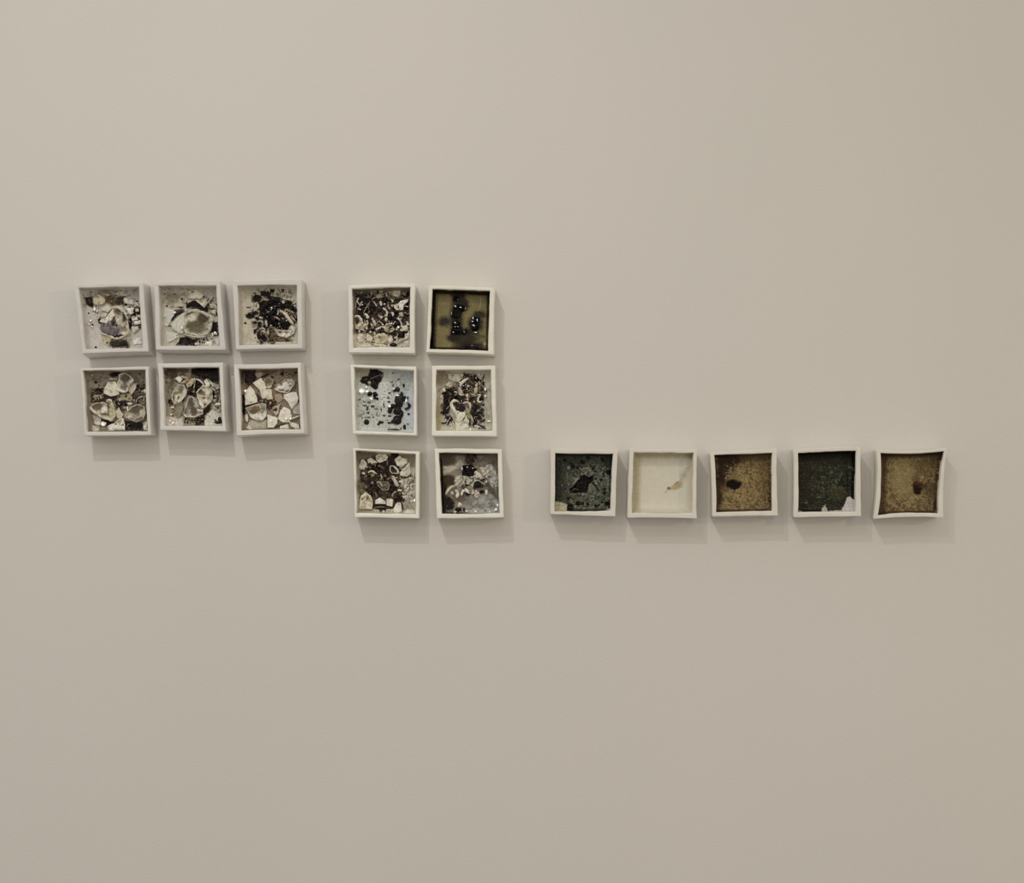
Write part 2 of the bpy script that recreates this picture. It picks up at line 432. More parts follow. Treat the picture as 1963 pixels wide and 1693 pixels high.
        if s.cell:
            sc, bright, dark, hh = s.cell
            d1, d2 = worley((X + wx * 8) / sc, (Y + wy * 8) / sc, s.seed)
            e = np.clip((d2 - d1) / .35, 0, 1); tone = hsh(np.floor(X / sc), np.floor(Y / sc), 3) * 0
            f = (dark + (bright - dark) * e)[:, None] * (1 + .35 * (fbm(X / 30., Y / 30., s.seed + 2) - .5))[:, None]
            col = col * f; H += e * hh
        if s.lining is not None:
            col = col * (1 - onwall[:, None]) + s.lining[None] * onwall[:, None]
        for q in s.st:
            if q[0] == 'n':
                _, P, cc, sc, thr, sd, al = q
                d = sdpoly(X + wx * 20, Y + wy * 20, P)
                nz = fbm(X / sc, Y / sc, s.seed + 50 + sd, 3)
                a = np.clip((nz - thr) / .08, 0, 1) * np.clip(-d / 30., 0, 1) * al; hgt = 0
            else:
                kd, P, cc, soft, warp, hgt, al = q
                xx, yy = X + wx * warp, Y + wy * warp
                if kd == 'p': a = np.clip(.5 - sdpoly(xx, yy, P) / (2 * soft), 0, 1)
                else: a = np.clip((1 - np.hypot((xx - P[0]) / P[2], (yy - P[1]) / P[3])) / soft + .5, 0, 1)
                a = a * a * (3 - 2 * a) * al
            mot = (1 + .5 * (fbm(X / 22., Y / 22., s.seed + 61) - .5))[:, None]
            col = col * (1 - a[:, None]) + cc[None] * mot * a[:, None]
            if hgt: H += hgt * a * (1 + .8 * (fbm(X / 18., Y / 18., s.seed + 71, 2) - .5))
        V = w3(Q, Z + H * .001 * (1 - onwall))
        # grow outwards a touch on the first row so the bed tucks under the rim
        F = []
        idx = np.arange(m * m).reshape(m, m)
        a0, b0, c0, d0 = idx[:-1, :-1].ravel(), idx[1:, :-1].ravel(), idx[1:, 1:].ravel(), idx[:-1, 1:].ravel()
        F = list(zip(a0.tolist(), b0.tolist(), c0.tolist(), d0.tolist()))
        make_obj('glazed_bed', V, F, M[s.bed_mat], s.root, np.clip(col, 0, .9), True, org=s.org)
        if s.crumb:
            V = []; F = []; cols = []
            for (x, y, sz, cc, h, zb) in s.crumb:
                o = len(V); a = s.rnd.random() * 6.28; el = s.rnd.uniform(.45, 1.0)
                for i in range(5):
                    an = a + i * 2 * math.pi / 5; rr = sz * s.rnd.uniform(.6, 1.15)
                    u, v = rr * math.cos(an - a), rr * el * math.sin(an - a)
                    V.append(s.W(x + u * math.cos(a) - v * math.sin(a), y + u * math.sin(a) + v * math.cos(a), zb - .4))
                top = (s.rnd.uniform(-.3, .3) * sz, s.rnd.uniform(-.3, .3) * sz)
                for i in range(5):
                    p = V[o + i]; q = s.W(x + top[0], y + top[1], zb + h)
                    V.append(p * .45 + q * .55 + (q - p) * 0 + np.array([0, -h * .0004, 0]))
                for i in range(5): F.append((o + i, o + (i + 1) % 5, o + 5 + (i + 1) % 5, o + 5 + i))
                F.append(tuple(range(o + 5, o + 10)))
                cols += [cc * s.rnd.uniform(.8, 1.2)] * 10
            make_obj('crumbs', V, F, M['crumb'], s.root, np.clip(np.array(cols), 0, .9), False, kind='stuff', org=s.org)

def slivers(t, n, poly, length, width, cols, h=4.0):
    """n thin curved chips scattered over a traced area"""
    P = pp(poly); lo, hi = P.min(0), P.max(0); k = 0; tr = 0
    while k < n and tr < n * 10:
        tr += 1
        x, y = t.rnd.uniform(lo[0], hi[0]), t.rnd.uniform(lo[1], hi[1])
        if not inside(x, y, P): continue
        a = t.rnd.random() * 3.14; L = t.rnd.uniform(*length) / 2; b = t.rnd.uniform(-.5, .5) * L
        dx, dy = math.cos(a) * L, math.sin(a) * L
        t.strip('%f,%f %f,%f %f,%f' % (x - dx, y - dy, x - dy / L * b, y + dx / L * b, x + dx, y + dy), t.rnd.uniform(*width), t.rnd.choice(cols), h * t.rnd.uniform(.6, 1.2)); k += 1
def flakes(t, n, poly, size, cols, h=(3, 6), tilt=1.5):
    """n small tilted angular flakes"""
    P = pp(poly); lo, hi = P.min(0), P.max(0); k = 0; tr = 0
    while k < n and tr < n * 10:
        tr += 1
        x, y = t.rnd.uniform(lo[0], hi[0]), t.rnd.uniform(lo[1], hi[1])
        if not inside(x, y, P): continue
        a = t.rnd.uniform(*size); o = t.rnd.random() * 6
        t.shard(' '.join('%f,%f' % (x + a * t.rnd.uniform(.4, 1.2) * math.cos(o + v * 1.257), y + a * t.rnd.uniform(.4, 1.2) * math.sin(o + v * 1.257)) for v in range(5)),
                t.rnd.choice(cols), t.rnd.uniform(*h), (t.rnd.uniform(-tilt, tilt), t.rnd.uniform(-tilt, tilt)), name='charred_flake', step=60); k += 1
def glints(t, n, poly, size, col, h):
    P = pp(poly); lo, hi = P.min(0), P.max(0)
    for k in range(n):
        x, y = t.rnd.uniform(lo[0], hi[0]), t.rnd.uniform(lo[1], hi[1])
        if inside(x, y, P): t.bead(x, y, t.rnd.uniform(*size), t.rnd.uniform(*size) * .7, col, h * t.rnd.uniform(.5, 1.1))
K = (17, 10, 8); BR = (62, 48, 38); W1 = (205, 197, 178); W2 = (226, 218, 200); W3 = (238, 231, 214); GR = (178, 171, 158); OC = (150, 134, 98)
DK = [K, (40, 28, 20), (60, 46, 36), (34, 24, 22)]
PL = [W1, W2, (188, 178, 158), (170, 160, 140)]
G1 = 'six shell-filled ceramic boxes in two rows'
G2 = 'six glazed ceramic boxes in three rows'
G3 = 'five plain glazed ceramic boxes in a row'
# ---- upper row, left group -------------------------------------------------
t = Tile(130, 520, 9.96, '100,250 1440,215 1545,1530 275,1575', '212,322 1352,300 1432,1468 330,1492',
         'white ceramic box holding a tall broken shell and one grey crumpled lump', G1, 1,
         'tray_satin', (189, 184, 176), 'bed_gloss', (178, 171, 160), flare=(0, 0, 1, 6), bow=(6, -6, -4, -8))
t.stain('560,350 900,340 1090,420 1080,650 800,660 680,560', (128, 118, 100), 40, 30, a=.8)
t.net('250,330 1350,320 1400,700 300,700', (110, 100, 84), 60, .56, .7)
t.stain('330,500 460,490 480,590 510,650 480,700 440,690 350,630', K, 10, 12, .8)
t.lump(400, 580, 75, 90, (38, 30, 25), h=3.5)
t.shard('480,470 560,440 640,460 720,540 700,620 590,655 510,640 480,550', (182, 172, 146), 4)
t.stain('920,500 1080,490 1068,640 930,650', (48, 38, 27), 10, 8, .6)
t.stain('710,470 900,470 930,640 830,650 720,570', (78, 64, 47), 20, 20, .6)
t.crumbs('700,460 1080,480 1080,650 720,600', 60, (10, 26), [K, (70, 56, 42), (160, 148, 122)], 1.5)
t.shard('960,360 1080,400 1180,460 1000,475 900,440', (180, 173, 156), 2.5)
t.shard('1080,500 1240,560 1255,640 1100,615 1060,560', (188, 180, 163), 3)
t.strip('680,420 760,470 800,440', 30, (170, 160, 138), 2.5); t.strip('800,380 860,400 900,470', 26, (165, 156, 134), 2.5)
t.lumps('435,395,18 925,380,18 1120,380,17 640,590,16,5 1110,632,26 1325,570,16 395,800,18 535,1455,25 750,1370,22 470,1020,18', K, 2.2)
t.stain('1180,690 1410,690 1410,1110 1170,1120', (92, 74, 56), 25, 25)
t.stain('1250,715 1395,700 1395,830 1250,840', K, 10, 14); t.stain('1175,890 1225,890 1225,1090 1160,1080', K, 10, 14)
t.stain('1375,980 1412,980 1402,1110 1370,1100', K, 8, 8); t.stain('1240,800 1400,800 1400,880 1300,890', K, 10, 12)
t.shard('1100,700 1270,695 1255,800 1200,835 1150,780', W2, 4); t.shard('1210,900 1320,868 1345,925 1230,955', W2, 4, (.6, -.5))
t.shard('1245,960 1395,935 1395,1010 1275,1025', W3, 4); t.shard('1205,1060 1340,1045 1360,1110 1250,1185', (190, 182, 166), 3.5)
t.shard('1280,720 1350,715 1360,770 1290,780', (200, 190, 170), 3); t.shard('1250,620 1330,600 1350,660 1270,680', (195, 187, 168), 3)
t.shard('1290,850 1390,830 1390,900 1330,880', (190, 178, 155), 3)
t.crumbs('1040,670 1410,620 1410,1110 1180,1110', 130, (8, 24), [W1, W2, K, (90, 70, 50)], 3)
t.stain('570,930 620,870 660,990 600,1010', K, 8, 8)
t.shard('640,1225 900,1260 1190,1195 1195,1450 1000,1475 820,1465 690,1390', (168, 158, 132), 1.2, spots=[(960, 1390, 170, 85, (52, 42, 32)), (1080, 1400, 90, 70, K)], name='shell_shard')
t.stain('820,1290 1100,1310 1175,1468 860,1465', (44, 35, 27), 14, 20, .4)
t.crumbs('800,1290 1110,1300 1175,1460 850,1460', 90, (10, 28), DK, 3.6)
t.cup('850,690 950,672 1050,745 1130,870 1165,1040 1185,1170 1100,1225 985,1200 940,1010 890,850', (212, 202, 178), (160, 150, 126), 8, .13, 1.5, [(960, 770, 60, 60, (95, 84, 66)), (1080, 860, 40, 120, (60, 48, 36))])
t.strip('855,700 940,682 1030,735 1100,820 1140,930', 36, W3, 10)
t.strip('1030,740 1090,840 1115,930', 20, K, 8.6, name='dark_crack')
t.lump(815, 1090, 180, 145, (112, 104, 102), h=8, rough=.5, rot=.7, seg=26, mt='shard', name='grey_lump', label='crumpled dull grey lump')
t.crumbs('640,1000 800,930 900,950 960,1040 1000,1190 940,1270 830,1240 700,1170', 60, (16, 40), [(120, 112, 110), (84, 76, 74), (140, 132, 128), (40, 32, 28)], 4, zb=4)
t.stain('640,1150 850,1230 1010,1150 1030,1220 930,1290 700,1190', K, 12, 10)
t.shard('620,930 720,890 860,715 905,840 800,985 720,1000 610,975', (206, 196, 181), 7, (.8, -.8))
t.shard('645,685 780,650 845,720 765,790 650,752', (188, 181, 161), 5); t.shard('620,780 760,800 720,880 630,880', (180, 172, 155), 3)
t.strip('640,1190 760,1215 860,1268 960,1290 1080,1240 1190,1180', 34, (214, 206, 186), 5)
t.lumps('435,945,26,20 405,1005,16 465,1060,22,14 510,725,28,34 560,760,18', (205, 200, 190), 3, mt='shard', name='glint_bead')
t.blobs('410,830,120,110 520,1250,120,200', (188, 183, 174), a=.7)
t.shard('1240,1300 1410,1255 1420,1385 1255,1400', (212, 208, 196), 1.5, mt='shard')  # pale shard painted in for a bright highlight on the glaze
t.crumbs('230,330 1340,320 1400,680 1180,720 800,640 480,700 300,700', 130, (5, 13), [K, (80, 66, 50), (120, 106, 84), (196, 188, 170)], 1.4)
t.crumbs('600,640 1200,640 1250,1200 1190,1460 640,1440', 80, (5, 13), [K, (80, 66, 50), (60, 48, 38)], 2, zb=1)
t.crumbs('450,700 640,680 620,900 480,900', 25, (8, 18), [GR, (150, 140, 124), K], 1.6)
t.finish()

t = Tile(285, 520, 9.96, '85,205 1360,175 1475,1505 130,1505', '180,282 1290,278 1352,1430 216,1425',
         'white ceramic box with one big round pale shell cup on grey glaze', G1, 2,
         'tray_satin', (189, 184, 176), 'bed_gloss', (174, 167, 152), flare=(0, 0, 1, 5), bow=(4, -8, -2, -10))
t.blob(450, 520, 130, 110, (122, 110, 86), .6, 30, a=.8); t.net('230,300 800,300 700,720 230,720', (118, 106, 84), 55, .55, .7)
t.lumps('300,435,24,18 635,530,22 810,480,22,14 345,660,26,14 850,330,26,18 500,440,12 900,322,18', K, 2)
t.lumps('615,690,52,16 400,1045,32,9', (40, 30, 24), 2)
t.shard('730,520 770,375 900,330 985,400 1055,470 1000,522 860,530', (186, 180, 161), 4, spots=[(830, 400, 30, 20, (90, 78, 60))])
t.stain('715,625 840,560 900,555 1060,700 1140,640 1145,790 1000,745 900,692 720,690', K, 8, 10, 1.0)
t.crumbs('715,560 1150,560 1150,780 720,690', 60, (10, 26), DK, 3)
t.shard('878,552 1000,565 1150,590 1062,700', (196, 186, 164), 5, (.6, -.5), edge=W2, spots=[(1020, 580, 60, 20, (120, 106, 84))])
t.crumbs('210,300 1280,300 1300,700 300,740', 90, (5, 12), [K, (90, 76, 58), (120, 108, 86)], 1.2)
t.crumbs('1000,470 1300,520 1300,880 1150,800 1100,560', 90, (10, 28), [K, (64, 52, 40), (150, 138, 112), (190, 180, 156)], 2.5)
t.shard('1160,620 1290,640 1300,720 1170,700', (178, 168, 146), 3); t.shard('1150,730 1290,740 1280,830 1190,810', (185, 175, 152), 3)
t.strip('1150,715 1230,735', 18, K, 4); t.strip('1280,770 1310,860', 26, K, 3)
t.stain('1215,975 1312,960 1348,1235 1250,1240 1175,1190', K, 10, 12, .6)
t.lumps('1265,1180,30 1210,1190,18 1225,1215,14,20 1300,1200,14', W1, 4, mt='shard', name='glint_bead'); t.lump(1268, 1182, 15, 15, K, 5)
t.crumbs('1200,980 1320,980 1345,1220 1180,1190', 40, (10, 26), DK, 3)
t.stain('600,1275 720,1245 900,1310 920,1425 520,1425', (38, 30, 26), 10, 16, .4)
t.crumbs('560,1260 1000,1290 960,1420 530,1420', 70, (10, 30), DK + [(90, 74, 58)], 2.5)
t.crumbs('880,1260 1220,1250 1180,1420 900,1420', 70, (8, 26), [W1, W2, (90, 60, 45), K], 3)
t.shard('1080,1350 1240,1325 1195,1425 1060,1422', W2, 3.5); t.shard('1190,1330 1340,1270 1345,1420 1210,1420', (195, 191, 181), 1.6)
t.shard('880,1370 980,1370 960,1425 880,1415', (205, 185, 172), 3)
t.shard('305,720 480,742 520,830 430,950 330,1090 300,1000', (192, 190, 180), 1.6, amt=.06)
t.shard('320,1150 560,1190 480,1300 340,1380', (190, 187, 176), 1.4, amt=.06)
t.strip('375,1345 450,1290 600,1240', 44, (205, 199, 184), 3.5); t.strip('560,1190 580,1300 520,1400', 30, (180, 172, 152), 3)
t.strip('430,950 500,840 640,770 690,775', 46, K, 2.2, name='dark_crack'); t.strip('470,765 600,745 680,735', 36, (70, 50, 40), 2)
t.shard('430,1010 520,910 640,800 740,790 700,960 690,1140 650,1190 560,1180 450,1100', (190, 186, 172), 4, (-.6, 0), amt=.06)
t.cup('660,800 780,732 930,725 1080,785 1195,880 1222,985 1190,1130 1110,1215 980,1252 850,1228 700,1185 640,1120 700,960', (200, 193, 174), (150, 140, 116), 8, .15, 1.5,
      [(900, 1060, 190, 160, (92, 83, 62)), (1050, 880, 120, 110, (70, 60, 46)), (790, 800, 70, 50, (60, 48, 36)), (820, 890, 90, 60, (196, 186, 166))])
t.strip('800,712 900,700 1000,735', 30, (52, 42, 32), 3); t.strip('650,1200 760,1225 880,1255 1000,1262 1100,1235', 26, (206, 199, 180), 7)
t.strip('1140,830 1210,890 1215,960', 40, W1, 9)
t.crumbs('720,780 1110,800 1130,1020 980,1190 720,1180', 150, (6, 17), [(96, 86, 64), (70, 60, 44), (44, 34, 26), (120, 110, 86)], 1.4, zb=2)
t.lumps('490,785,30,20 328,1022,16 630,1080,14,30,7 310,850,12,26 200,1425,22,14 170,1425,14', W2, 4, mt='shard', name='glint_bead')
t.finish()

t = Tile(435, 520, 9.96, '95,178 1428,152 1445,1478 165,1500', '205,282 1330,268 1352,1395 228,1412',
         'white ceramic box with a glossy black burst of crumbs at its centre', G1, 3,
         'tray_satin', (190, 185, 177), 'bed_gloss', (182, 175, 156), flare=(2, 0, 0, 1), bow=(10, -6, -4, -6))
t.net('450,300 1250,330 1330,700 1300,1380 520,1390 420,900', (92, 78, 58), 42, .5, .75)
t.blobs('570,520,90,75 700,430,70,60 790,450,60 540,790,55,40 430,850,65,50 630,1020,45,60 550,980,60,28 540,1150,42 640,1230,75,80 720,1290,60,50 660,1360,50,30 1170,600,70,50 1230,700,60,50 1290,760,60,60 1300,900,50,100 870,380,50,40 1060,360,40,28 480,850,60,55', K, soft=.3, warp=26, hgt=.6)
t.blob(860, 1250, 70, 170, (100, 84, 64), .5, 25); t.blob(1050, 1310, 140, 45, (106, 86, 60), .5, 20); t.blob(1150, 1320, 45, 35, (60, 44, 30))
t.stain('600,600 700,545 860,470 1000,500 1050,600 1180,620 1270,700 1220,760 1100,740 1010,760 990,850 1180,900 1250,1000 1170,1110 1070,1135 930,1070 830,1050 770,1110 715,1040 690,920 600,860 650,760', K, 12, 14, 2.0)
t.cup('900,1100 1060,1130 1180,1060 1260,1000 1320,1080 1290,1190 1140,1275 980,1240', (192, 184, 167), (186, 177, 156), 3.5, .12, 1.5)
t.strip('905,1110 1040,1145 1110,1130', 26, (205, 198, 178), 5)
t.lumps('880,560,130,80,5 720,650,80,110,5 860,710,110,80,7 790,800,90,90,6 1000,660,90,70,5 900,900,110,80,6 1080,960,120,110,7 960,1010,90,60,7 740,960,50,90,4 1110,1080,70,40,5 640,720,50,60,4 1120,660,80,50,4 610,900,60,30,3', (20, 13, 11), 5, rough=.45, seg=16)
t.lumps('855,695,34,26,10 845,735,24,18,10 780,780,26,20,9 750,740,16,14,8 1138,942,28,20,10 990,1000,20,24,10 1012,1050,18,22,10 845,1035,34,22,9 770,870,20,16,8 920,670,18,14,8', (50, 44, 42), 8, name='glint_bead')
t.strip('1000,745 1120,820 1190,930 1270,1012', 56, (200, 190, 165), 8); t.strip('970,740 985,790 960,840', 26, (190, 184, 172), 8)
t.strip('1110,720 1200,760 1290,800', 30, (180, 168, 140), 5); t.strip('1205,855 1260,900 1320,970', 34, (178, 166, 140), 5); t.strip('1290,820 1320,900', 22, (170, 158, 130), 5)
t.strip('590,620 600,700 615,785', 40, (188, 178, 152), 4); t.strip('500,640 495,740', 30, (180, 170, 146), 3)
t.strip('610,880 690,895', 42, (196, 187, 162), 5); t.strip('740,930 750,1000 765,1060', 46, (176, 168, 160), 6)
t.strip('690,510 740,560 800,540', 40, (168, 152, 120), 5); t.strip('1055,560 1095,615', 46, (185, 175, 156), 4); t.strip('905,880 960,890 1010,935', 34, (170, 158, 132), 8)
t.strip('680,1080 740,1110', 28, W1, 3); t.strip('690,1030 720,1090 770,1120', 30, K, 3); t.strip('920,1230 1000,1250', 26, (52, 42, 30), 4); t.strip('980,1160 1040,1165', 22, (70, 58, 42), 5)
t.lumps('350,990,26,18 410,690,45,9 890,360,22,16 1080,350,22,15 1150,600,30 1210,590,26', K, 2)
glints(t, 34, '640,520 1020,500 1240,700 1240,1040 1060,1120 760,1060 660,800', (6, 14), (30, 24, 22), 7)
t.crumbs('300,320 1300,300 1330,1380 500,1390 330,1000', 220, (4, 11), DK + [(110, 92, 66)], 1.3)
slivers(t, 26, '480,440 1320,560 1320,980 700,1360 460,1000', (40, 110), (10, 22), [(176, 164, 138), (120, 104, 80), K, (150, 138, 112)], 5)
t.crumbs('480,380 1000,330 1320,600 1330,1000 900,1380 560,1390 400,900', 230, (8, 28), DK, 2.2)
t.crumbs('520,1100 900,1100 1000,1380 560,1390', 80, (8, 24), DK + [(120, 95, 66)], 2.2)
t.crumbs('1060,580 1330,600 1330,1000 1180,880 1100,740', 60, (8, 24), DK + [(150, 135, 105)], 3)
t.finish()

# ---- lower row, left group -------------------------------------------------
t = Tile(145, 685, 7.876, '65,165 1100,135 1138,1178 128,1190', '115,205 1048,190 1082,1115 165,1125',
         'white ceramic box crowded with three hollow shell cups among dark soil', G1, 4,
         'tray_satin', (193, 189, 179), 'bed_gloss', (132, 122, 106), flare=(0, 0, 0, 0), bow=(0, -4, 0, -6))
t.net('130,210 1040,210 1060,700 200,700', (96, 84, 68), 45, .52, .8)
t.stain('490,270 560,220 690,228 650,290 560,305', K, 8, 10)
t.stain('870,420 1045,400 1055,730 930,710 845,640', (68, 55, 43), 16, 20, .6); t.stain('600,650 720,680 780,780 680,800 615,730', K, 10, 14, .6)
t.stain('235,470 420,480 430,660 350,690 240,680', (58, 46, 37), 14, 20, .5); t.stain('400,560 620,570 620,660 440,650', (50, 40, 32), 12, 14)
t.stain('380,930 560,960 600,1000 480,1050 390,1010', K, 12, 12); t.stain('590,740 740,760 720,860 620,830', (90, 78, 60), 12, 12)
t.lumps('305,375,20 965,250,18 250,265,20 250,575,30 385,500,30 940,435,18', K, 2.5); t.lump(250, 270, 22, 22, (168, 160, 142), 3, mt='shard', name='glint_bead')
t.crumbs('850,420 1045,400 1055,720 900,700', 90, (8, 24), [K, (80, 66, 52), (130, 118, 98), (165, 152, 130)], 2.5)
t.crumbs('580,640 800,650 800,800 660,800', 80, (7, 20), DK + [W1, (150, 130, 100)], 2.5)
t.crumbs('235,450 440,470 440,680 240,680', 60, (8, 24), [K, (70, 58, 46), (128, 116, 96)], 2.5)
t.crumbs('130,220 1040,220 1060,700 800,800 600,660 240,700', 160, (5, 13), DK + [(110, 96, 78), (160, 148, 126)], 1.6)
flakes(t, 22, '560,620 830,600 1040,420 1050,720 800,800 640,800', (18, 40), [K, (70, 56, 44), (150, 138, 116), W1, (44, 34, 28)], (2, 4))
flakes(t, 12, '235,470 430,480 430,660 240,680', (16, 40), [K, (70, 56, 44), (140, 128, 108), (44, 34, 28)], (2, 4))
t.crumbs('470,220 700,220 650,340 480,340', 30, (8, 20), DK + [(150, 140, 120)], 2)
t.strip('500,320 560,330 640,320', 40, (165, 157, 140), 3)
t.strip('245,605 320,590 420,560', 24, (165, 155, 136), 4); t.strip('250,560 340,600 350,660', 20, (150, 140, 120), 4); t.lump(400, 600, 42, 40, (86, 76, 62), 3.5, mt='shard')
t.strip('920,700 915,640 1000,590 1050,600', 22, (170, 160, 142), 4); t.cup('950,660 990,625 1040,650 1040,710 980,715', (165, 155, 136), (90, 78, 62), 4, .2)
t.shard('485,370 600,368 650,470 665,565 540,592 425,552 430,480', (203, 195, 175), 5, (.4, .8), edge=(224, 216, 196))
t.shard('825,375 935,398 885,510 835,555 775,505', (182, 172, 150), 4, (.8, 0)); t.strip('900,390 900,480 830,560', 26, (205, 197, 178), 6)
t.cup('650,260 750,222 830,278 882,350 850,420 782,500 765,528 680,522 600,482 612,420 652,345', (214, 207, 190), (168, 158, 140), 9, .14, 2,
      [(745, 320, 75, 75, (84, 74, 60)), (700, 460, 40, 26, (110, 98, 78)), (830, 310, 40, 26, (50, 40, 32))])
t.strip('600,485 680,520 760,526 790,490', 26, W3, 10); t.shard('850,350 880,355 790,460 780,440', (186, 176, 150), 9)
t.shard('668,560 850,545 855,655 680,655', (156, 147, 116), 3, spots=[(765, 580, 22, 22, K)])
t.cup('208,740 290,690 430,678 480,700 560,690 600,780 605,880 545,970 400,922 280,860', (205, 196, 168), (172, 162, 140), 9, .13, 2, [(320, 745, 90, 60, (98, 88, 72)), (450, 850, 80, 40, (130, 118, 92))])
t.shard('388,760 480,750 492,852 388,845', (208, 201, 184), 7, spots=[]); t.shard('455,660 500,630 548,640 585,760 605,900 540,965 500,850 520,740', (186, 178, 140), 10, (.6, 0), spots=[(495, 690, 32, 40, (84, 74, 56))])
t.strip('210,745 240,800 330,860', 34, W2, 10); t.strip('460,650 530,640 545,740', 30, W2, 11)
t.shard('245,870 380,882 382,980 350,1022 295,1000', (203, 195, 183), 4, (0, .8)); t.strip('280,990 330,1018 380,1010', 26, W3, 6)
t.lump(420, 1005, 46, 36, W3, 4, mt='shard', name='glint_bead', rough=.5); t.lump(420, 1080, 42, 34, (140, 130, 116), 3, mt='shard')
t.shard('590,830 650,750 725,870 690,930 630,925', (190, 180, 160), 4)
t.shard('475,1040 590,990 650,930 725,920 748,1020 742,1102 500,1108', W2, 5, (0, .6), spots=[(640, 960, 60, 34, (150, 135, 105)), (600, 1010, 26, 12, K), (705, 1025, 26, 12, K)])
t.cup('785,800 850,738 940,703 1040,738 1060,850 1030,942 920,992 800,932 735,900 740,870', (196, 187, 163), (158, 148, 122), 8, .13, 1.8, [(895, 785, 80, 80, (92, 82, 66)), (1000, 760, 40, 30, (100, 88, 70))])
t.strip('790,905 880,910', 26, W3, 8); t.strip('780,700 860,702', 30, W3, 4); t.strip('780,740 785,810', 30, W2, 5)
t.stain('740,950 880,975 1015,985 1025,1105 750,1110', (30, 22, 20), 10, 10, .6)
t.strip('770,1060 790,1010 830,1010', 14, (110, 100, 96), 3); t.strip('780,1060 830,1080', 12, (110, 100, 96), 3); t.crumbs('760,980 1010,1000 1010,1100 760,1100', 60, (8, 24), DK + [(84, 74, 72)], 3)
t.shard('1015,990 1080,970 1085,1105 1030,1095', W2, 3); t.stain('255,1030 365,1030 345,1112 270,1118', (198, 190, 178), 10, 8)
t.crumbs('940,1085 1060,1090 1060,1115 940,1115', 14, (7, 16), [W2, W1], 3)
t.finish()

t = Tile(295, 685, 7.876, '58,90 1035,80 1088,1118 95,1098', '135,155 985,152 1032,1036 160,1036',
         'white ceramic box with an upright bell-shaped shell between two leaning shells', G1, 5,
         'tray_satin', (195, 191, 181), 'bed_gloss', (146, 136, 117), flare=(0, 0, 3, 0), bow=(-2, -4, -2, -6))
t.net('140,160 1000,160 1000,500 150,450', (70, 58, 46), 60, .48, .8)
t.stain('560,165 980,155 992,395 880,370 760,340 700,300 560,245', K, 14, 18, .3); t.blob(260, 230, 110, 90, (78, 66, 52), .6, 20); t.blob(440, 200, 90, 50, (90, 78, 60), .6, 20)
t.crumbs('150,170 990,170 1010,1030 180,1030', 240, (5, 13), DK + [(100, 86, 68), (150, 138, 118), (180, 170, 150)], 1.5)
flakes(t, 14, '460,400 760,380 700,560 480,580', (14, 34), [K, (70, 54, 42), (120, 92, 70), (150, 130, 106)], (2, 4))
flakes(t, 14, '820,440 1000,480 1000,840 880,720', (16, 38), [K, (110, 96, 78), W1, (150, 138, 118)], (2, 4))
t.crumbs('540,180 980,170 900,380 700,320', 70, (8, 28), DK + [(74, 62, 56), (110, 100, 90)], 2)
t.stain('210,640 270,625 285,725 215,700', K, 8, 8); t.stain('480,420 640,400 760,440 720,560 640,600 600,600 500,570 440,700 420,640', (46, 35, 27), 14, 14, .4)
t.stain('620,340 745,400 745,450 700,535 595,505', K, 8, 6); t.stain('690,560 665,640 740,800 830,730 875,780 760,890 735,850', (38, 29, 22), 10, 12, .4)
t.crumbs('480,440 700,420 680,570 520,580', 50, (8, 24), DK + [(120, 90, 70)], 2.5); t.crumbs('680,720 880,700 820,860 740,880', 50, (8, 22), DK, 2.5)
t.crumbs('460,900 770,870 760,1035 460,1035', 110, (8, 26), DK + [(120, 104, 84), (170, 160, 140)], 2); t.stain('640,900 770,860 760,1030 620,1035', (60, 48, 38), 18, 22)
t.net('180,380 330,380 320,760 180,760', (84, 72, 58), 40, .5, .7); t.crumbs('200,700 330,700 330,900 200,880', 40, (8, 22), [(90, 78, 62), (150, 140, 122), K, W1], 2)
t.shard('312,322 380,278 432,330 392,388', W3, 6, (.8, -.6)); t.strip('400,290 460,300 520,320', 34, (196, 184, 156), 4); t.strip('405,392 470,370 530,325', 36, (178, 156, 132), 5)
t.cup('262,570 310,480 385,405 455,415 502,520 475,600 395,680 315,712 270,640', (226, 217, 197), (186, 176, 152), 8, .12, 2.5, [(405, 490, 40, 55, (110, 98, 78)), (290, 620, 22, 36, K), (370, 608, 24, 16, (60, 48, 38)), (330, 540, 50, 18, (120, 108, 86))])
t.shard('488,420 530,350 610,308 632,330 560,440 510,458', (184, 170, 138), 5, (0, .6), edge=(206, 196, 170))
t.strip('630,330 700,350 755,420', 26, W2, 8); t.strip('630,335 615,410 602,490', 13, (196, 188, 170), 7)
t.cup('635,530 740,420 830,440 885,520 892,640 800,735 755,775 685,685', (222, 213, 193), (180, 170, 144), 8, .11, 2.5, [(720, 545, 60, 36, (110, 96, 74)), (745, 620, 30, 24, (90, 76, 58)), (785, 720, 50, 22, (80, 66, 50)), (690, 500, 40, 40, (60, 48, 38))])
t.shard('640,530 700,650 770,760 740,780 690,720', W3, 9)
t.cup('515,600 570,585 640,635 690,740 748,800 738,862 620,912 480,908 438,862 470,740', (203, 196, 180), (166, 158, 140), 9, .13, 2, [(560, 690, 55, 60, (84, 72, 56)), (600, 820, 60, 80, (84, 72, 58)), (500, 800, 26, 50, (130, 118, 98))])
t.strip('650,790 700,820 745,800', 34, W3, 9)
t.shard('328,800 380,738 452,740 432,850 370,922 330,900', (136, 126, 108), 3); t.shard('755,352 800,318 852,400 832,455 790,442', W2, 5); t.shard('800,300 880,382 992,420 980,470 880,442', (192, 184, 170), 3)
t.shard('928,470 985,428 992,470 950,485', W3, 5); t.cup('835,570 870,470 930,500 960,620 930,680 860,650', (176, 166, 146), (90, 78, 60), 5, .2, 1.5, [(900, 560, 30, 60, K)])
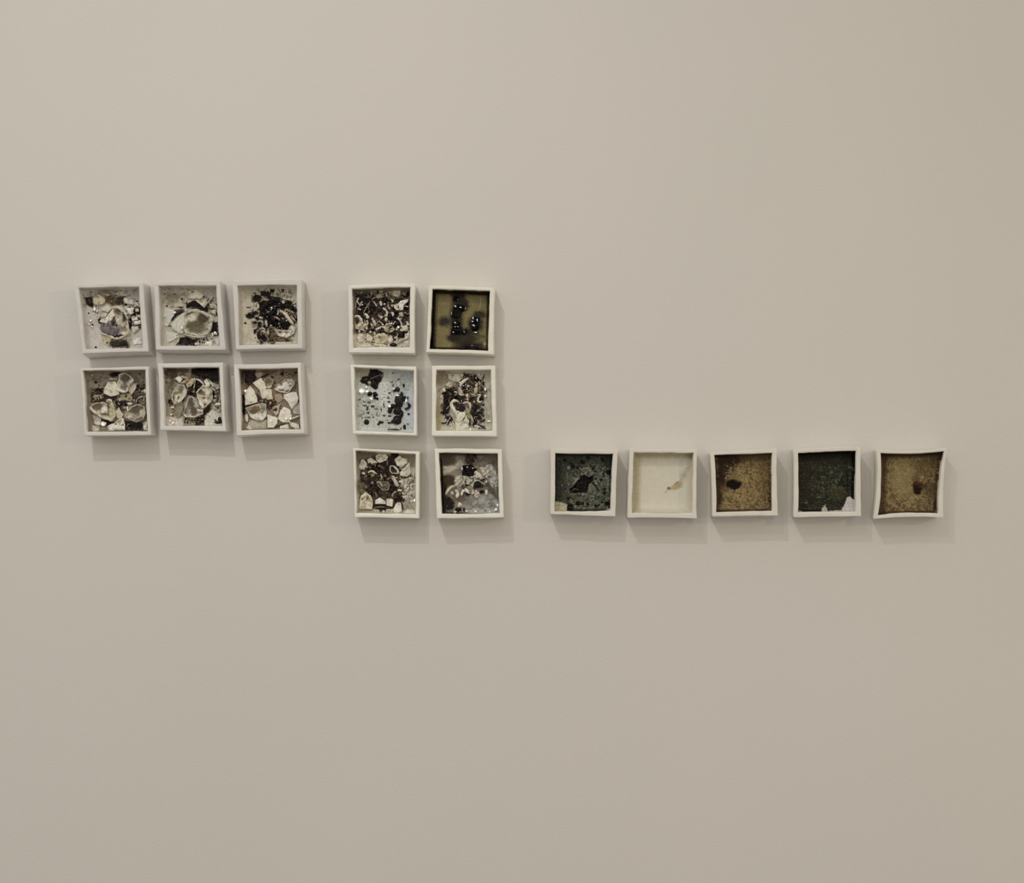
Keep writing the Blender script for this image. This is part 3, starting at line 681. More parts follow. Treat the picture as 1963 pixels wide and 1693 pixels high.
t.strip('920,720 960,705 1005,712', 34, W2, 4); t.shard('890,690 930,760 1000,800 990,830 900,780', (180, 170, 148), 3); t.lump(950, 750, 26, 40, (110, 98, 80), 3, mt='shard')
t.stain('770,880 890,780 1010,850 1025,1035 770,1035', (200, 195, 182), 18, 14); t.stain('180,900 430,900 440,1035 170,1035', (192, 185, 170), 20, 16)
t.lumps('990,940,28,38 960,985,46,26 1000,975,28,30 938,980,24,18 900,1018,10 925,945,12', (16, 12, 12), 3); t.lump(935, 985, 12, 10, (120, 112, 108), 4)
t.lumps('290,990,24,16 262,865,18,14 240,960,14', W3, 3, mt='shard', name='glint_bead'); t.strip('250,760 310,755', 22, W2, 3)
t.crumbs('800,440 1000,480 1000,860 880,720', 40, (8, 20), [K, (110, 96, 78), W1], 2)
t.finish()

t = Tile(445, 685, 7.876, '20,108 1035,80 1090,1152 60,1185', '95,172 990,165 1030,1086 137,1106',
         'white ceramic box packed with large flat pale shell shards', G1, 6,
         'tray_satin', (197, 192, 183), 'bed_gloss', (128, 114, 95), flare=(0, 0, 2, 2), bow=(-4, -4, -6, -6))
t.amt = .1
t.net('100,170 990,170 1000,520 120,520', (84, 70, 54), 50, .5, .8)
t.stain('140,185 365,195 375,330 320,405 230,430 150,310', (46, 34, 29), 16, 18, .3); t.crumbs('110,190 990,180 1010,1080 160,1090', 260, (5, 13), DK + [(100, 84, 66), (150, 136, 112), (180, 168, 146)], 1.4)
flakes(t, 18, '380,560 760,560 740,780 540,800 400,700', (14, 36), [(70, 54, 40), (110, 88, 66), K, (160, 140, 112)], (1.5, 3))
t.crumbs('150,200 360,200 340,400 170,420', 60, (8, 28), DK, 2)
t.stain('150,560 190,560 205,740 200,990 150,820', K, 10, 8); t.stain('195,735 385,685 388,715 205,770', K, 6, 4)
t.shard('722,212 748,235 785,225 768,255 778,285 745,268 715,268 740,245', (14, 10, 8), 2, step=100, name='black_flake', mt='lump')
t.strip('430,300 490,285 545,250', 24, (36, 28, 22), 2.5); t.lumps('480,205,22,30 960,225,26,22 420,195,18 600,300,30,18 815,225,14 860,260,12', (48, 38, 30), 2)
t.shard('340,250 420,210 470,250 440,300 380,310', (150, 140, 120), 2); t.stain('520,640 640,650 690,740 560,800 515,760', (66, 50, 38), 14, 14, .5); t.stain('370,540 480,640 500,700 380,690', (58, 45, 35), 14, 10)
t.crumbs('500,620 760,560 740,760 560,790', 90, (8, 24), [(66, 50, 38), (110, 88, 66), (160, 140, 112), K], 2)
t.shard('640,560 740,540 770,640 700,700 640,640', (150, 132, 110), 2)
t.shard('468,330 560,278 645,345 590,462 520,465', (142, 131, 110), 3, (0, -.6), spots=[(550, 360, 50, 40, (96, 82, 62))]); t.shard('518,480 592,478 618,630 540,648 488,612', (196, 187, 166), 5, (0, .6)); t.strip('500,450 560,460 600,430', 30, W1, 5)
t.shard('308,390 440,308 500,400 522,540 492,628 450,625 418,500', (210, 203, 180), 6, (-.8, 0), edge=(228, 221, 202))
t.shard('188,570 210,500 270,428 332,500 378,610 378,682 200,728', (216, 208, 188), 6, (.5, .6), edge=W3, spots=[(285, 680, 26, 16, (90, 70, 50))]); t.lump(200, 512, 26, 28, W2, 4, mt='shard', name='glint_bead')
t.cup('638,490 700,400 790,338 905,330 945,395 885,490 832,548 720,525', (222, 214, 196), (188, 180, 164), 7, .1, 4.5, [(850, 375, 90, 16, (140, 128, 108)), (740, 495, 50, 14, (110, 95, 72))])
t.shard('905,330 965,350 950,430 880,492', (128, 116, 98), 4)
t.shard('778,555 970,518 1006,620 990,682 932,742 900,792 850,690 778,622', W2, 6, (.6, -.6), edge=W3)
t.cup('198,765 300,733 400,703 516,698 518,890 472,952 380,962 278,912', (232, 224, 207), (198, 188, 168), 7, .12, 2.5, [(350, 790, 90, 55, (112, 88, 62)), (310, 830, 60, 30, (96, 74, 52))])
t.shard('186,880 230,848 246,920 236,988 194,962', W1, 4); t.shard('204,1060 250,1028 302,1080 262,1112', W1, 4)
t.shard('280,940 470,965 522,930 522,1082 300,1085 228,1032', (172, 164, 147), 2); t.shard('528,858 692,920 682,1000 620,1068 532,1068', (216, 211, 190), 6, (-.6, .5))
t.shard('588,800 650,733 722,728 702,850 660,882', (186, 172, 150), 4, spots=[(630, 790, 40, 26, (70, 48, 36)), (665, 800, 14, 16, K)])
t.crumbs('670,700 740,690 740,760 680,760', 20, (7, 14), [W1, W3, (140, 120, 100)], 4)
t.shard('900,740 1010,680 1022,860 930,852', (182, 174, 162), 2)
t.shard('728,800 780,748 872,790 902,880 872,982 760,985 688,932', (214, 207, 191), 4.5, (0, -.5)); t.strip('860,940 940,915 1015,888', 30, W3, 6)
t.shard('875,970 1010,1018 1022,1082 950,1082 898,1042', W2, 5, (.5, 0)); t.shard('718,1040 850,1010 862,1082 720,1088', (206, 198, 180), 4); t.strip('870,970 890,1030 930,1060', 26, W3, 6.5)
t.strip('640,1080 720,1020 800,1010', 20, (60, 48, 38), 2.5); t.lumps('815,925,22 735,1090,18,14 880,925,20', W3, 7, mt='shard', name='glint_bead')
t.crumbs('150,1040 300,1040 300,1100 170,1100', 20, (7, 18), [(80, 66, 52), GR], 2)
t.finish()
# ---- middle group ----------------------------------------------------------
t = Tile(655, 525, 9.96, '118,222 1395,190 1392,1525 138,1508', '200,287 1302,262 1296,1402 215,1416',
         'white ceramic box filled edge to edge with small black and pale shards', G2, 7,
         'tray_gloss', (201, 196, 184), 'bed_gloss', (58, 46, 38), lining=(120, 110, 92), flare=(0, 0, 0, 1), bow=(8, -4, -8, -4))
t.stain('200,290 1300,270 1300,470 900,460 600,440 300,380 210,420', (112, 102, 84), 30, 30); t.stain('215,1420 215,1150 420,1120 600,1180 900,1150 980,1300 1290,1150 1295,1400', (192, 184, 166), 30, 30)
t.net('220,420 1290,440 1290,1150 220,1150', (110, 96, 78), 40, .55, .7); t.blobs('450,480,140,110 600,470,90,60 1230,390,70,60 560,650,110,110 400,700,120,140', (34, 26, 24), hgt=.5)
t.crumbs('220,330 1290,330 1290,1180 220,1150', 420, (9, 30), DK, 4)
t.crumbs('220,330 1290,330 1290,1380 560,1380 220,1150', 150, (9, 26), [W1, (170, 160, 138), (130, 116, 96), (90, 76, 60)], 4)
t.shard('858,400 880,310 965,298 955,415', (172, 164, 142), 3); t.shard('958,300 1130,302 1112,452 975,425', (180, 172, 150), 3.5); t.shard('690,318 780,308 795,355 700,372', (160, 150, 130), 3)
t.shard('280,320 345,322 330,372 280,360', (165, 156, 136), 3); t.strip('500,330 590,325 680,342', 34, (152, 142, 122), 3); t.shard('600,400 750,380 795,450 680,472', (152, 140, 120), 3)
t.shard('995,600 1085,560 1100,690 1050,705 1000,645', W1, 6); t.shard('1080,560 1130,508 1185,498 1282,478 1265,540 1185,600 1172,692 1110,705 1092,650', W3, 8)
t.cup('232,820 320,798 380,870 402,940 492,875 512,930 490,1010 502,1050 452,1098 260,1052 245,950', (220, 209, 186), (192, 180, 152), 8, .14, 4, [(300, 890, 45, 70, (46, 34, 28)), (370, 1010, 40, 26, (150, 132, 96))])
t.strip('240,815 310,800 370,865 395,960', 44, W2, 10)
t.shard('288,1220 332,1128 422,1150 412,1290 340,1312', (207, 199, 182), 4); t.shard('478,1130 520,1160 602,1220 562,1300 478,1272', (200, 190, 170), 4)
t.shard('600,1200 700,1130 805,1098 870,1170 900,1270 800,1330 640,1330', (192, 180, 152), 4, spots=[(725, 1210, 30, 18, (80, 62, 40))]); t.shard('560,1330 640,1330 800,1340 920,1390 700,1400', (200, 190, 166), 3)
t.shard('860,1200 950,1180 985,1270 920,1330 880,1280', W1, 4)
t.crumbs('580,1110 1000,1120 980,1390 580,1390', 150, (8, 26), [W1, W2, (180, 166, 136), (120, 104, 76), (60, 46, 34)], 4)
t.strip('1045,860 1100,855 1140,950 1150,1000', 40, W1, 6); t.shard('1120,1000 1240,978 1282,1030 1252,1092 1110,1092', (206, 196, 179), 6)
t.cup('818,1000 858,938 960,990 1012,1050 982,1102 880,1132 815,1082', (207, 200, 180), (120, 106, 86), 8, .16, 2, [(950, 1040, 50, 34, K), (860, 1050, 40, 50, (160, 146, 116))])
t.lump(845, 870, 36, 46, (194, 186, 168), 6, mt='shard', name='pale_pebble')
for q in ['410,755 500,600 540,540|22|150,142,130|6', '600,525 640,570 672,625|32|182,172,152|6', '430,755 470,800 515,850|62|212,204,187|6', '580,840 620,920 662,1012|46|190,180,160|7', '558,940 575,980 595,1020|32|200,192,176|6',
          '735,520 745,560 765,610|54|202,192,176|6', '780,650 872,715 862,815|36|216,208,192|7', '690,770 730,820 762,865|26|180,166,150|6', '700,905 760,930 800,990|34|200,190,166|7', '650,1075 690,1050 745,1030|52|222,216,202|6',
          '540,1090 555,1130|40|215,205,190|6', '880,580 890,630 930,690|30|176,164,146|6', '930,480 960,510 985,545|44|206,198,180|5', '940,740 985,760 975,815|44|214,206,188|7', '270,530 262,600 248,690|26|184,176,160|5', '290,530 330,570 335,600|22|190,182,164|5',
          '300,690 330,665 365,695|26|214,206,190|5', '1060,1325 1120,1280 1210,1240|26|196,186,166|5', '470,650 520,580|20|140,130,112|6', '1180,740 1240,750|30|150,138,118|5', '620,1110 640,1170|34|205,196,176|6', '820,790 850,800|40|200,188,160|6', '640,950 700,1010|22|180,168,146|6']:
    p, w, c, h = q.split('|'); t.strip(p, float(w), tuple(int(v) for v in c.split(',')), float(h))
t.shard('1088,740 1160,718 1195,812 1098,815', (176, 166, 146), 5); t.shard('1200,1150 1285,1118 1285,1220 1210,1262', (217, 210, 192), 4); t.shard('1170,1290 1290,1270 1285,1390 1180,1395', (196, 188, 170), 3)
slivers(t, 70, '220,330 1290,330 1290,1180 560,1120 220,760', (50, 150), (14, 34), [W1, (170, 158, 136), (140, 126, 104), (80, 64, 50), K, (52, 40, 32), (120, 106, 86)], 5.5)
flakes(t, 64, '230,340 1290,330 1290,1160 560,1140 230,1100', (18, 52), [K, K, (50, 38, 30), (74, 58, 46), (34, 26, 22), W1, (160, 146, 122)], (3, 6.5))
t.lumps('990,1360,72,42 1150,1190,62,40 1050,950,80,70,6 920,830,50,60,5 1060,780,50,60,5 830,500,50,60 1230,620,50,60,5 1210,390,60,60', K, 4); t.strip('1000,1240 1050,1190 1060,1300', 34, W1, 5)
t.lumps('945,945,22,18,9 1080,1020,28,26,8 390,590,20,14,6 1250,625,26,10,7 700,1050,14,14,8 555,1115,12,12,8', (190, 184, 176), 8, mt='shard', name='glint_bead')
t.finish()

t = Tile(805, 525, 9.96, '165,218 1425,265 1402,1542 118,1503', '240,292 1332,330 1306,1465 186,1432',
         'ceramic box with an olive glassy pool and glossy black lumps', G2, 8,
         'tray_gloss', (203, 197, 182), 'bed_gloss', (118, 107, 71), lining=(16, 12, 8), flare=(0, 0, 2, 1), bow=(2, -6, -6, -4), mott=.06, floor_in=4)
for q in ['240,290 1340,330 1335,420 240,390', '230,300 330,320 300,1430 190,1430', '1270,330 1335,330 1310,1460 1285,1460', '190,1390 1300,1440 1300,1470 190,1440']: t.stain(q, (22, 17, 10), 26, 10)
sb = dict(soft=.95, warp=34)
t.blob(745, 500, 130, 110, (44, 42, 34), **sb); t.blob(830, 600, 110, 110, (34, 28, 20), **sb); t.blob(700, 900, 130, 420, (36, 30, 22), **sb)
t.blob(470, 910, 120, 100, (44, 41, 29), **sb); t.blob(1060, 960, 150, 150, (26, 18, 16), **sb); t.blob(1140, 780, 130, 80, (44, 40, 28), **sb); t.blob(870, 1240, 260, 140, (46, 40, 26), **sb); t.blob(960, 1400, 320, 90, (34, 24, 20), **sb)
t.blob(640, 1220, 120, 80, (36, 28, 22), **sb); t.blob(740, 400, 150, 60, (26, 20, 14), **sb); t.blob(900, 1100, 120, 70, (40, 28, 26), **sb)
t.stain('1150,440 1180,460 1170,560 1150,660 1130,660 1150,560', (146, 136, 100), 14, 8); t.stain('1050,1160 1290,1190 1290,1230 1080,1200', (84, 74, 50), 20, 10); t.stain('1200,1390 1250,1300 1262,1310 1230,1400', (170, 160, 126), 8, 6)
t.lumps('720,690,110,110,7 810,660,70,80,6 690,800,90,70,5 700,1090,120,110,8 690,960,90,70,6 1050,1010,110,110,7 1060,880,80,70,5 850,1110,60,60,4 690,480,70,60,4 900,1400,120,50,4 1080,1420,90,40,4', (18, 16, 13), 4.5, rough=.3, seg=18, soft=True)
t.lumps('680,625,34,26,6 775,640,30,24,5 865,660,16,34,4 670,932,30,22,5 675,1010,24,20,6 720,1008,30,16,5 848,1100,22,34,3 1030,990,40,32,7 1012,850,26,40,4 1096,880,24,40,4 1045,1120,62,22,2 720,490,26,16,2 1000,910,34,22,5 640,1110,28,22,4 715,1430,26,12,2 965,1440,30,14,2 1070,1440,34,20,2 1250,1450,28,20,2 995,1370,16,20,2 600,760,16,44,2', (40, 36, 32), 4, name='glint_bead')
t.strip('275,430 258,800 242,1400', 16, (30, 24, 16), 8, mt='lump', name='gloss_streak'); t.strip('860,375 900,395 940,370', 18, (90, 84, 66), 4, mt='lump', name='gloss_streak')  # first strip added to give the left wall its long highlight
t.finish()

t = Tile(660, 685, 9.96, '110,138 1377,178 1388,1490 158,1462', '186,190 1326,252 1322,1440 216,1402',
         'ceramic box with bluish white glaze, black clots and a round black button', G2, 9,
         'tray_gloss', (206, 201, 187), 'bed_gloss', (184, 184, 174), flare=(0, 0, 0, 1), bow=(-4, -4, 0, -4), mott=.08)
t.blob(1150, 420, 240, 240, (172, 175, 170), .9, 30); t.blob(700, 700, 200, 260, (194, 195, 189), .9, 30); t.blob(330, 300, 160, 110, (158, 152, 132), .8, 30); t.blob(1270, 1000, 120, 400, (188, 189, 190), .9, 30)
t.net('240,780 700,820 700,1180 240,1200', (104, 102, 88), 36, .57, .85); t.net('840,420 1180,420 1180,680 840,680', (110, 108, 94), 34, .56, .85, 3); t.net('880,260 1200,260 1100,420 900,380', (120, 118, 104), 40, .58, .7, 5)
t.stain('490,230 620,228 745,285 755,340 700,470 640,540 610,605 560,600 500,535 440,545 380,500 295,462 350,375 450,365', (30, 21, 17), 8, 16, 1.2)
t.lumps('580,520,80,90,4 640,400,80,70,4 400,440,80,60,4 560,320,70,60,3 690,310,60,40,3', (28, 20, 17), 4, rough=.5, seg=16)
t.strip('490,430 570,380 680,335', 22, (120, 108, 104), 6); t.lump(482, 490, 42, 40, (152, 143, 126), 5.5, mt='shard', name='pale_pebble'); t.lump(705, 345, 40, 36, (110, 104, 100), 5, rough=.6, mt='shard')
t.lumps('490,700,42,48 585,708,48,46 575,770,28,40 625,790,40,26', (18, 14, 13), 3.5, rough=.4)
t.lumps('440,645,38,36,4 420,575,20,28,4 340,640,80,50,3 515,790,34,30,4 330,680,30,24,4', (205, 205, 200), 4, mt='shard', name='glint_bead', rough=.5)
t.lumps('862,682,28,16 840,770,18,26 852,850,28,18 752,900,16,22 470,860,36,14 390,925,34,10 440,975,16,40 545,935,46,24 460,1060,18,26 455,1145,22,12 300,800,12,24 705,1000,10,50 640,1280,10,22 910,470,16 930,545,16 1040,420,30,12 790,255,24,14 930,300,30,14 760,940,12,18', (60, 56, 46), 1.8)
t.lumps('1015,620,44,48 960,640,26,18 1132,542,20,36 1090,725,36,56 1050,830,78,130,4 1150,790,26,60 1000,1015,85,100,5 940,930,60,50,4 870,1010,50,76,4 1085,1100,40,84,3.5 980,1212,90,84,6 870,1252,48,18 880,1030,40,40 1225,1085,24,20 1150,1330,32,52 1210,1272,14 695,1240,52,28 650,1275,20,24 1080,1365,14 1210,780,12,30', (28, 25, 22), 3, rough=.4, seg=14)
t.lump(425, 1238, 53, 53, (24, 21, 17), 3.2, rough=.04, seg=20, name='black_button', label='small round black button')
t.lumps('760,1112,30,17 862,1120,40,24 820,1200,14', (84, 86, 84), 2); t.strip('1215,870 1250,930 1215,975 1150,990', 46, (22, 18, 18), 3.2, mt='lump', name='black_hook'); t.strip('820,1385 930,1380 1060,1388', 32, (48, 44, 36), 2.5, mt='lump')
t.strip('905,1070 930,1020 955,975', 18, (170, 172, 170), 6); t.lumps('945,602,24,16,5 860,930,40,30,4 1180,830,18,40,4 1020,730,40,14,4', (222, 222, 218), 4, mt='shard', name='glint_bead')
t.crumbs('210,240 1310,280 1310,1420 230,1390', 200, (4, 11), [(84, 80, 66), (120, 118, 104), K, (60, 56, 46)], 1)
t.net('230,480 1300,500 1310,1400 240,1390', (128, 128, 116), 24, .6, .6, 8)
t.crumbs('260,760 700,800 680,1180 260,1180', 60, (6, 16), [(84, 80, 66), (120, 118, 104), K], 1.2); t.crumbs('880,440 1240,450 1250,900 900,880', 50, (6, 16), [(60, 56, 48), K, (120, 118, 106)], 1.4)
t.strip('230,1400 500,1395 760,1400', 16, (214, 214, 208), 3, name='gloss_streak')  # pale streak painted as the bright line along the bottom inner edge
t.finish()

t = Tile(810, 685, 9.96, '175,158 1387,160 1415,1505 176,1502', '260,246 1305,242 1336,1396 252,1402',
         'ceramic box with dark brown strands and a curled white shell', G2, 10,
         'tray_gloss', (205, 200, 186), 'bed_gloss', (180, 174, 156), flare=(0, 0, 2, 1), bow=(0, -4, 4, -4))
t.blob(380, 400, 130, 160, (140, 128, 106), .8, 30); t.net('260,250 560,260 450,700 260,700', (130, 118, 96), 50, .52, .7); t.blob(300, 1100, 90, 300, (160, 152, 118), .8, 30); t.net('1150,500 1320,500 1320,1200 1150,1200', (140, 130, 112), 50, .54, .6)
t.stain('520,620 760,330 1090,370 1190,620 1160,900 960,920 700,880', (98, 82, 66), 30, 40, a=.8)
t.stain('420,600 560,575 700,660 720,820 540,840 530,950 510,1060 400,1110 355,1050 400,950 395,760', (34, 23, 21), 12, 22, .8)
t.stain('960,960 1050,890 1125,940 1155,1060 1130,1260 1000,1310 910,1130', (34, 24, 22), 12, 22, .8); t.stain('620,880 730,870 830,1000 690,1090 630,1010', (60, 42, 34), 12, 14, .4)
t.stain('780,300 1000,320 1080,450 1010,520 860,470 780,380', (58, 46, 37), 16, 26, .4); t.stain('700,700 1000,730 1010,880 720,860', (72, 56, 44), 20, 26, .4); t.stain('440,1100 600,1180 610,1260 540,1240 420,1160', K, 10, 20)
t.crumbs('400,580 720,620 720,860 500,1080 360,1080', 130, (9, 30), DK, 3.5); t.crumbs('940,900 1180,880 1180,1280 960,1320 900,1130', 110, (9, 30), DK + [(90, 80, 76)], 3.5)
t.crumbs('760,320 1160,340 1180,700 780,700', 130, (8, 28), DK + [W1, (150, 130, 100)], 3); t.crumbs('600,700 1020,720 1000,1080 640,1080', 110, (8, 26), DK + [(150, 130, 100), W1, (110, 90, 60)], 3)
t.shard('488,308 640,318 785,330 762,400 680,472 580,462 490,402', (192, 184, 164), 4); t.shard('418,545 500,468 602,482 540,575', (188, 178, 158), 3); t.shard('1038,330 1080,308 1172,350 1122,432 1070,402', (197, 187, 170), 4)
t.strip('885,395 800,440 740,500 715,565', 46, W3, 7); t.shard('675,560 722,578 785,690 732,735 690,690', (180, 166, 154), 6); t.strip('690,690 740,720 790,700', 40, W1, 7)
t.strip('690,855 620,815 545,865 560,950 620,1030 650,1100 665,1155', 58, W2, 9); t.strip('760,885 850,850 920,905 905,985', 42, (200, 186, 170), 7)
t.strip('830,505 840,560 852,625', 42, (208, 196, 178), 6); t.shard('1000,520 1062,478 1042,700 978,692', (178, 164, 140), 5); t.cup('838,660 890,615 960,640 975,690 930,760 860,720', (172, 156, 118), (90, 72, 46), 6, .2); t.strip('850,690 855,760 868,835', 42, (204, 194, 168), 7)
t.strip('1040,720 1100,705 1062,800 1060,850 1115,865', 42, W2, 7); t.lumps('1130,785,44,64 1030,420,52,52 790,565,34,80 1090,480,26,40 1165,500,18,42', (24, 17, 16), 4, seg=16); t.strip('1100,450 1160,400 1180,330', 26, (60, 48, 38), 3)
t.lump(415, 630, 36, 40, W2, 4, mt='shard', name='pale_pebble'); t.shard('290,790 360,700 400,760 390,880 300,970 270,900', (172, 164, 138), 3)
t.shard('630,1250 705,1150 850,1095 872,1250 905,1400 640,1400', (202, 197, 178), 4, (0, .8)); t.shard('640,1140 700,1042 800,1050 832,1085 760,1200 700,1240 645,1230', (208, 201, 182), 7, (.5, -.5)); t.strip('770,1190 800,1120', 30, K, 6)
t.strip('880,1000 870,1080 890,1180', 60, (150, 140, 94), 5); t.strip('880,1150 900,1240 915,1310', 30, (50, 38, 28), 5); t.strip('910,1080 940,1160 970,1240', 30, (186, 176, 150), 6); t.strip('870,1180 880,1260', 26, W2, 6)
flakes(t, 40, '600,560 780,360 1080,400 1170,640 1140,900 980,900 720,860', (14, 34), [K, (60, 44, 36), (40, 28, 22), W1, (180, 166, 144), (150, 134, 108)], (3, 6))
flakes(t, 46, '400,560 760,560 780,340 1080,360 1190,700 1160,1240 960,1280 860,1000 520,1080 370,1080', (16, 44), [K, K, (60, 44, 36), (90, 74, 60), W1, (150, 134, 108), (36, 28, 24)], (3, 6))
slivers(t, 16, '960,1240 1230,1180 1220,1390 940,1390', (60, 140), (14, 30), [W1, K, (60, 50, 44), (190, 182, 166)], 3); slivers(t, 12, '980,960 1160,960 1150,1200 980,1200', (50, 110), (12, 22), [(150, 144, 140), (96, 88, 84), W1], 6)
slivers(t, 18, '400,600 700,660 520,1060 370,1060', (50, 120), (12, 26), [(70, 54, 48), (110, 96, 84), K, (150, 136, 120)], 5); slivers(t, 14, '380,1080 620,1130 600,1290 400,1250', (50, 120), (12, 24), [K, W1, (60, 46, 38)], 3); slivers(t, 16, '560,560 1000,500 1000,760 600,760', (50, 110), (14, 28), [W1, (140, 120, 92), K, (170, 158, 136)], 6)
t.lumps('1197,612,26,30,4 1270,1222,44,14,3 1195,738,20,22,4 910,1375,26,20,4', W3, 4, mt='shard', name='glint_bead'); t.lump(1218, 640, 12, 26, K, 5)
t.crumbs('380,1150 620,1200 640,1390 380,1390', 40, (8, 20), [GR, W1, (120, 110, 92)], 1.5)
t.finish()

t = Tile(665, 845, 8.065, '92,112 1122,165 1115,1203 118,1182', '138,155 1058,208 1060,1130 146,1122',
         'ceramic box with white pebbles and two white blocks round dark flakes', G2, 11,
         'tray_gloss', (206, 201, 187), 'bed_gloss', (68, 56, 46), lining=(176, 168, 150), flare=(0, 0, 0, 2), bow=(0, -2, 0, -2))
t.stain('820,420 1060,220 1060,1130 880,1120 870,900 820,700', (186, 178, 162), 24, 24); t.stain('640,190 1060,210 1050,420 820,440', (150, 140, 122), 24, 20); t.stain('140,160 460,170 420,240 190,300 160,500 140,500', (118, 106, 88), 24, 20); t.stain('150,1050 420,1060 600,1090 860,1100 860,1130 150,1125', (168, 158, 138), 14, 20); t.stain('150,600 310,600 320,780 170,820', (120, 108, 88), 24, 24)
t.net('160,300 850,300 850,900 160,900', (96, 80, 64), 40, .55, .7); t.blobs('740,240,70,60 620,330,120,80', (40, 30, 26), hgt=.3)
t.crumbs('330,330 830,330 850,880 300,860', 260, (10, 30), DK + [(84, 66, 52)], 3.5); t.crumbs('160,580 320,600 310,860 170,840', 80, (7, 20), [(170, 160, 138), K, (110, 96, 76), W1], 3)
t.shard('183,400 215,300 262,278 312,360 300,400 220,440', (196, 186, 168), 5); t.lumps('265,410,66,36,4.5 215,420,36,30,4', (196, 187, 170), 4.5, mt='shard', name='pale_pebble', rough=.3)
t.shard('310,290 370,258 455,330 430,352 330,352', (192, 184, 166), 4); t.shard('443,230 490,203 600,203 638,250 602,312 500,342 450,300', (206, 198, 178), 6, (.3, -.5)); t.shard('400,290 480,330 460,350 420,340', (190, 182, 164), 4)
t.shard('738,290 820,218 852,262 942,280 932,350 832,418 770,380', (207, 200, 180), 7, (-.4, -.4), dome=1.4)
t.shard('812,500 860,440 960,333 978,400 992,500 930,562 830,545', (200, 190, 172), 4, (.6, 0)); t.strip('975,335 930,420 870,470', 40, W1, 6); t.strip('815,560 890,572 970,545', 14, K, 5)
t.cup('662,390 730,383 802,460 792,512 700,512 658,470', (216, 208, 190), (40, 30, 25), 6.5, .2, 1.5); t.strip('720,392 790,455 790,500', 34, W2, 8)
t.strip('328,495 380,460 465,515', 28, W2, 6); t.blob(400, 530, 50, 44, (150, 135, 90)); t.lump(400, 530, 40, 40, (140, 124, 84), 3.5, mt='shard'); t.strip('260,590 300,540 345,508', 16, (160, 148, 124), 4)
t.cup('458,650 510,622 640,640 664,700 642,770 540,768 480,702', (152, 142, 122), (86, 76, 62), 7, .16, 2); t.strip('455,650 500,630 560,720', 24, (176, 164, 142), 8)
t.lump(255, 508, 30, 30, (202, 193, 177), 4, mt='shard', name='pale_pebble'); t.strip('700,535 735,610 790,710', 48, (188, 178, 158), 6); t.strip('520,510 545,585', 22, (190, 178, 156), 5); t.strip('480,400 520,385 555,430', 18, (140, 126, 104), 5); t.strip('620,600 690,570', 16, (150, 138, 116), 5)
t.shard('828,625 902,648 845,695', W3, 5); t.shard('788,748 850,755 845,780 785,778', W2, 5); t.lumps('770,570,20,12', W1, 4, mt='shard', name='pale_pebble'); t.strip('705,870 705,820 770,780', 26, (160, 146, 124), 5)
flakes(t, 44, '320,330 700,330 830,560 850,860 300,860 200,600', (14, 36), [K, (52, 40, 32), (84, 68, 54), (34, 26, 22), (120, 106, 86)], (2.5, 5))
slivers(t, 34, '200,330 830,330 840,860 320,860 180,600', (40, 120), (12, 26), [K, (52, 40, 32), (84, 68, 54), (130, 116, 94), (34, 26, 22)], 4.5)
slivers(t, 46, '840,580 1040,520 1050,940 880,900 850,700', (40, 130), (16, 34), [W1, W2, (186, 178, 160), (150, 140, 122), (110, 98, 82)], 4); t.crumbs('830,560 1050,520 1050,960 840,900', 90, (8, 24), [W1, W2, (120, 108, 92), K], 3)
t.shard('188,960 215,850 290,795 372,850 402,930 392,1062 188,1062', (207, 197, 174), 6, (0, .4), spots=[(320, 880, 30, 40, (110, 90, 66)), (245, 890, 26, 18, (110, 92, 70)), (370, 910, 30, 30, (150, 134, 106))])
t.shard('438,920 510,878 592,930 602,982 438,978', W3, 7, step=100); t.shard('590,910 612,940 612,990 596,985', (150, 140, 120), 5); t.shard('610,900 700,893 718,920 702,1022 612,1002', (217, 209, 188), 7, step=100)
t.stain('405,990 592,985 600,1042 420,1025', K, 6, 6); t.stain('470,1040 600,1050 590,1100 520,1100', K, 10, 14); t.strip('430,1028 520,1022 590,1026', 18, (150, 140, 122), 4)
t.shard('718,1050 780,950 832,960 858,1102 760,1118 720,1102', W2, 5, (.4, .4)); t.shard('610,1060 720,1050 700,1115 600,1110', (190, 182, 162), 3); t.shard('540,1110 570,1070 610,1115', W1, 3)
t.shard('868,960 940,918 1045,1062 930,1032 880,1072', (152, 143, 125), 3); t.stain('880,1090 940,1030 1040,1070 1050,1130 880,1130', (206, 200, 184), 14, 10); t.lumps('1045,920,26,26 945,1110,30,16 1000,935,14,12', W3, 4, mt='shard', name='glint_bead')
t.crumbs('720,900 900,880 880,960 740,960', 40, (8, 22), DK, 3)
t.finish()

t = Tile(825, 845, 8.065, '62,120 1106,128 1135,1185 100,1200', '130,190 1040,196 1066,1122 176,1132',
         'ceramic box with smoky grey glaze, white porous crust and a black clot', G2, 12,
         'tray_gloss', (205, 200, 186), 'bed_gloss', (128, 119, 104), lining=(60, 50, 40), flare=(0, 0, 0, 3), bow=(0, -2, 4, -2), mott=.2)
t.blob(800, 1000, 280, 200, (156, 153, 143), .8, 40); t.blob(260, 290, 130, 110, (76, 66, 52), .7, 30); t.stain('850,220 1040,205 1045,420 980,450 890,330', (108, 99, 86), 30, 30); t.blob(960, 1040, 130, 120, (160, 160, 152), .8, 30); t.net('560,880 1040,860 1040,1080 560,1080', (104, 98, 88), 60, .52, .6)
t.stain('550,195 720,200 730,280 680,330 640,380 540,340', (34, 24, 19), 20, 26); t.stain('175,525 310,540 285,650 235,840 300,860 380,930 365,1060 200,1120 170,860', (26, 18, 12), 20, 24); t.blob(300, 620, 90, 90, (60, 48, 34), .8, 20)
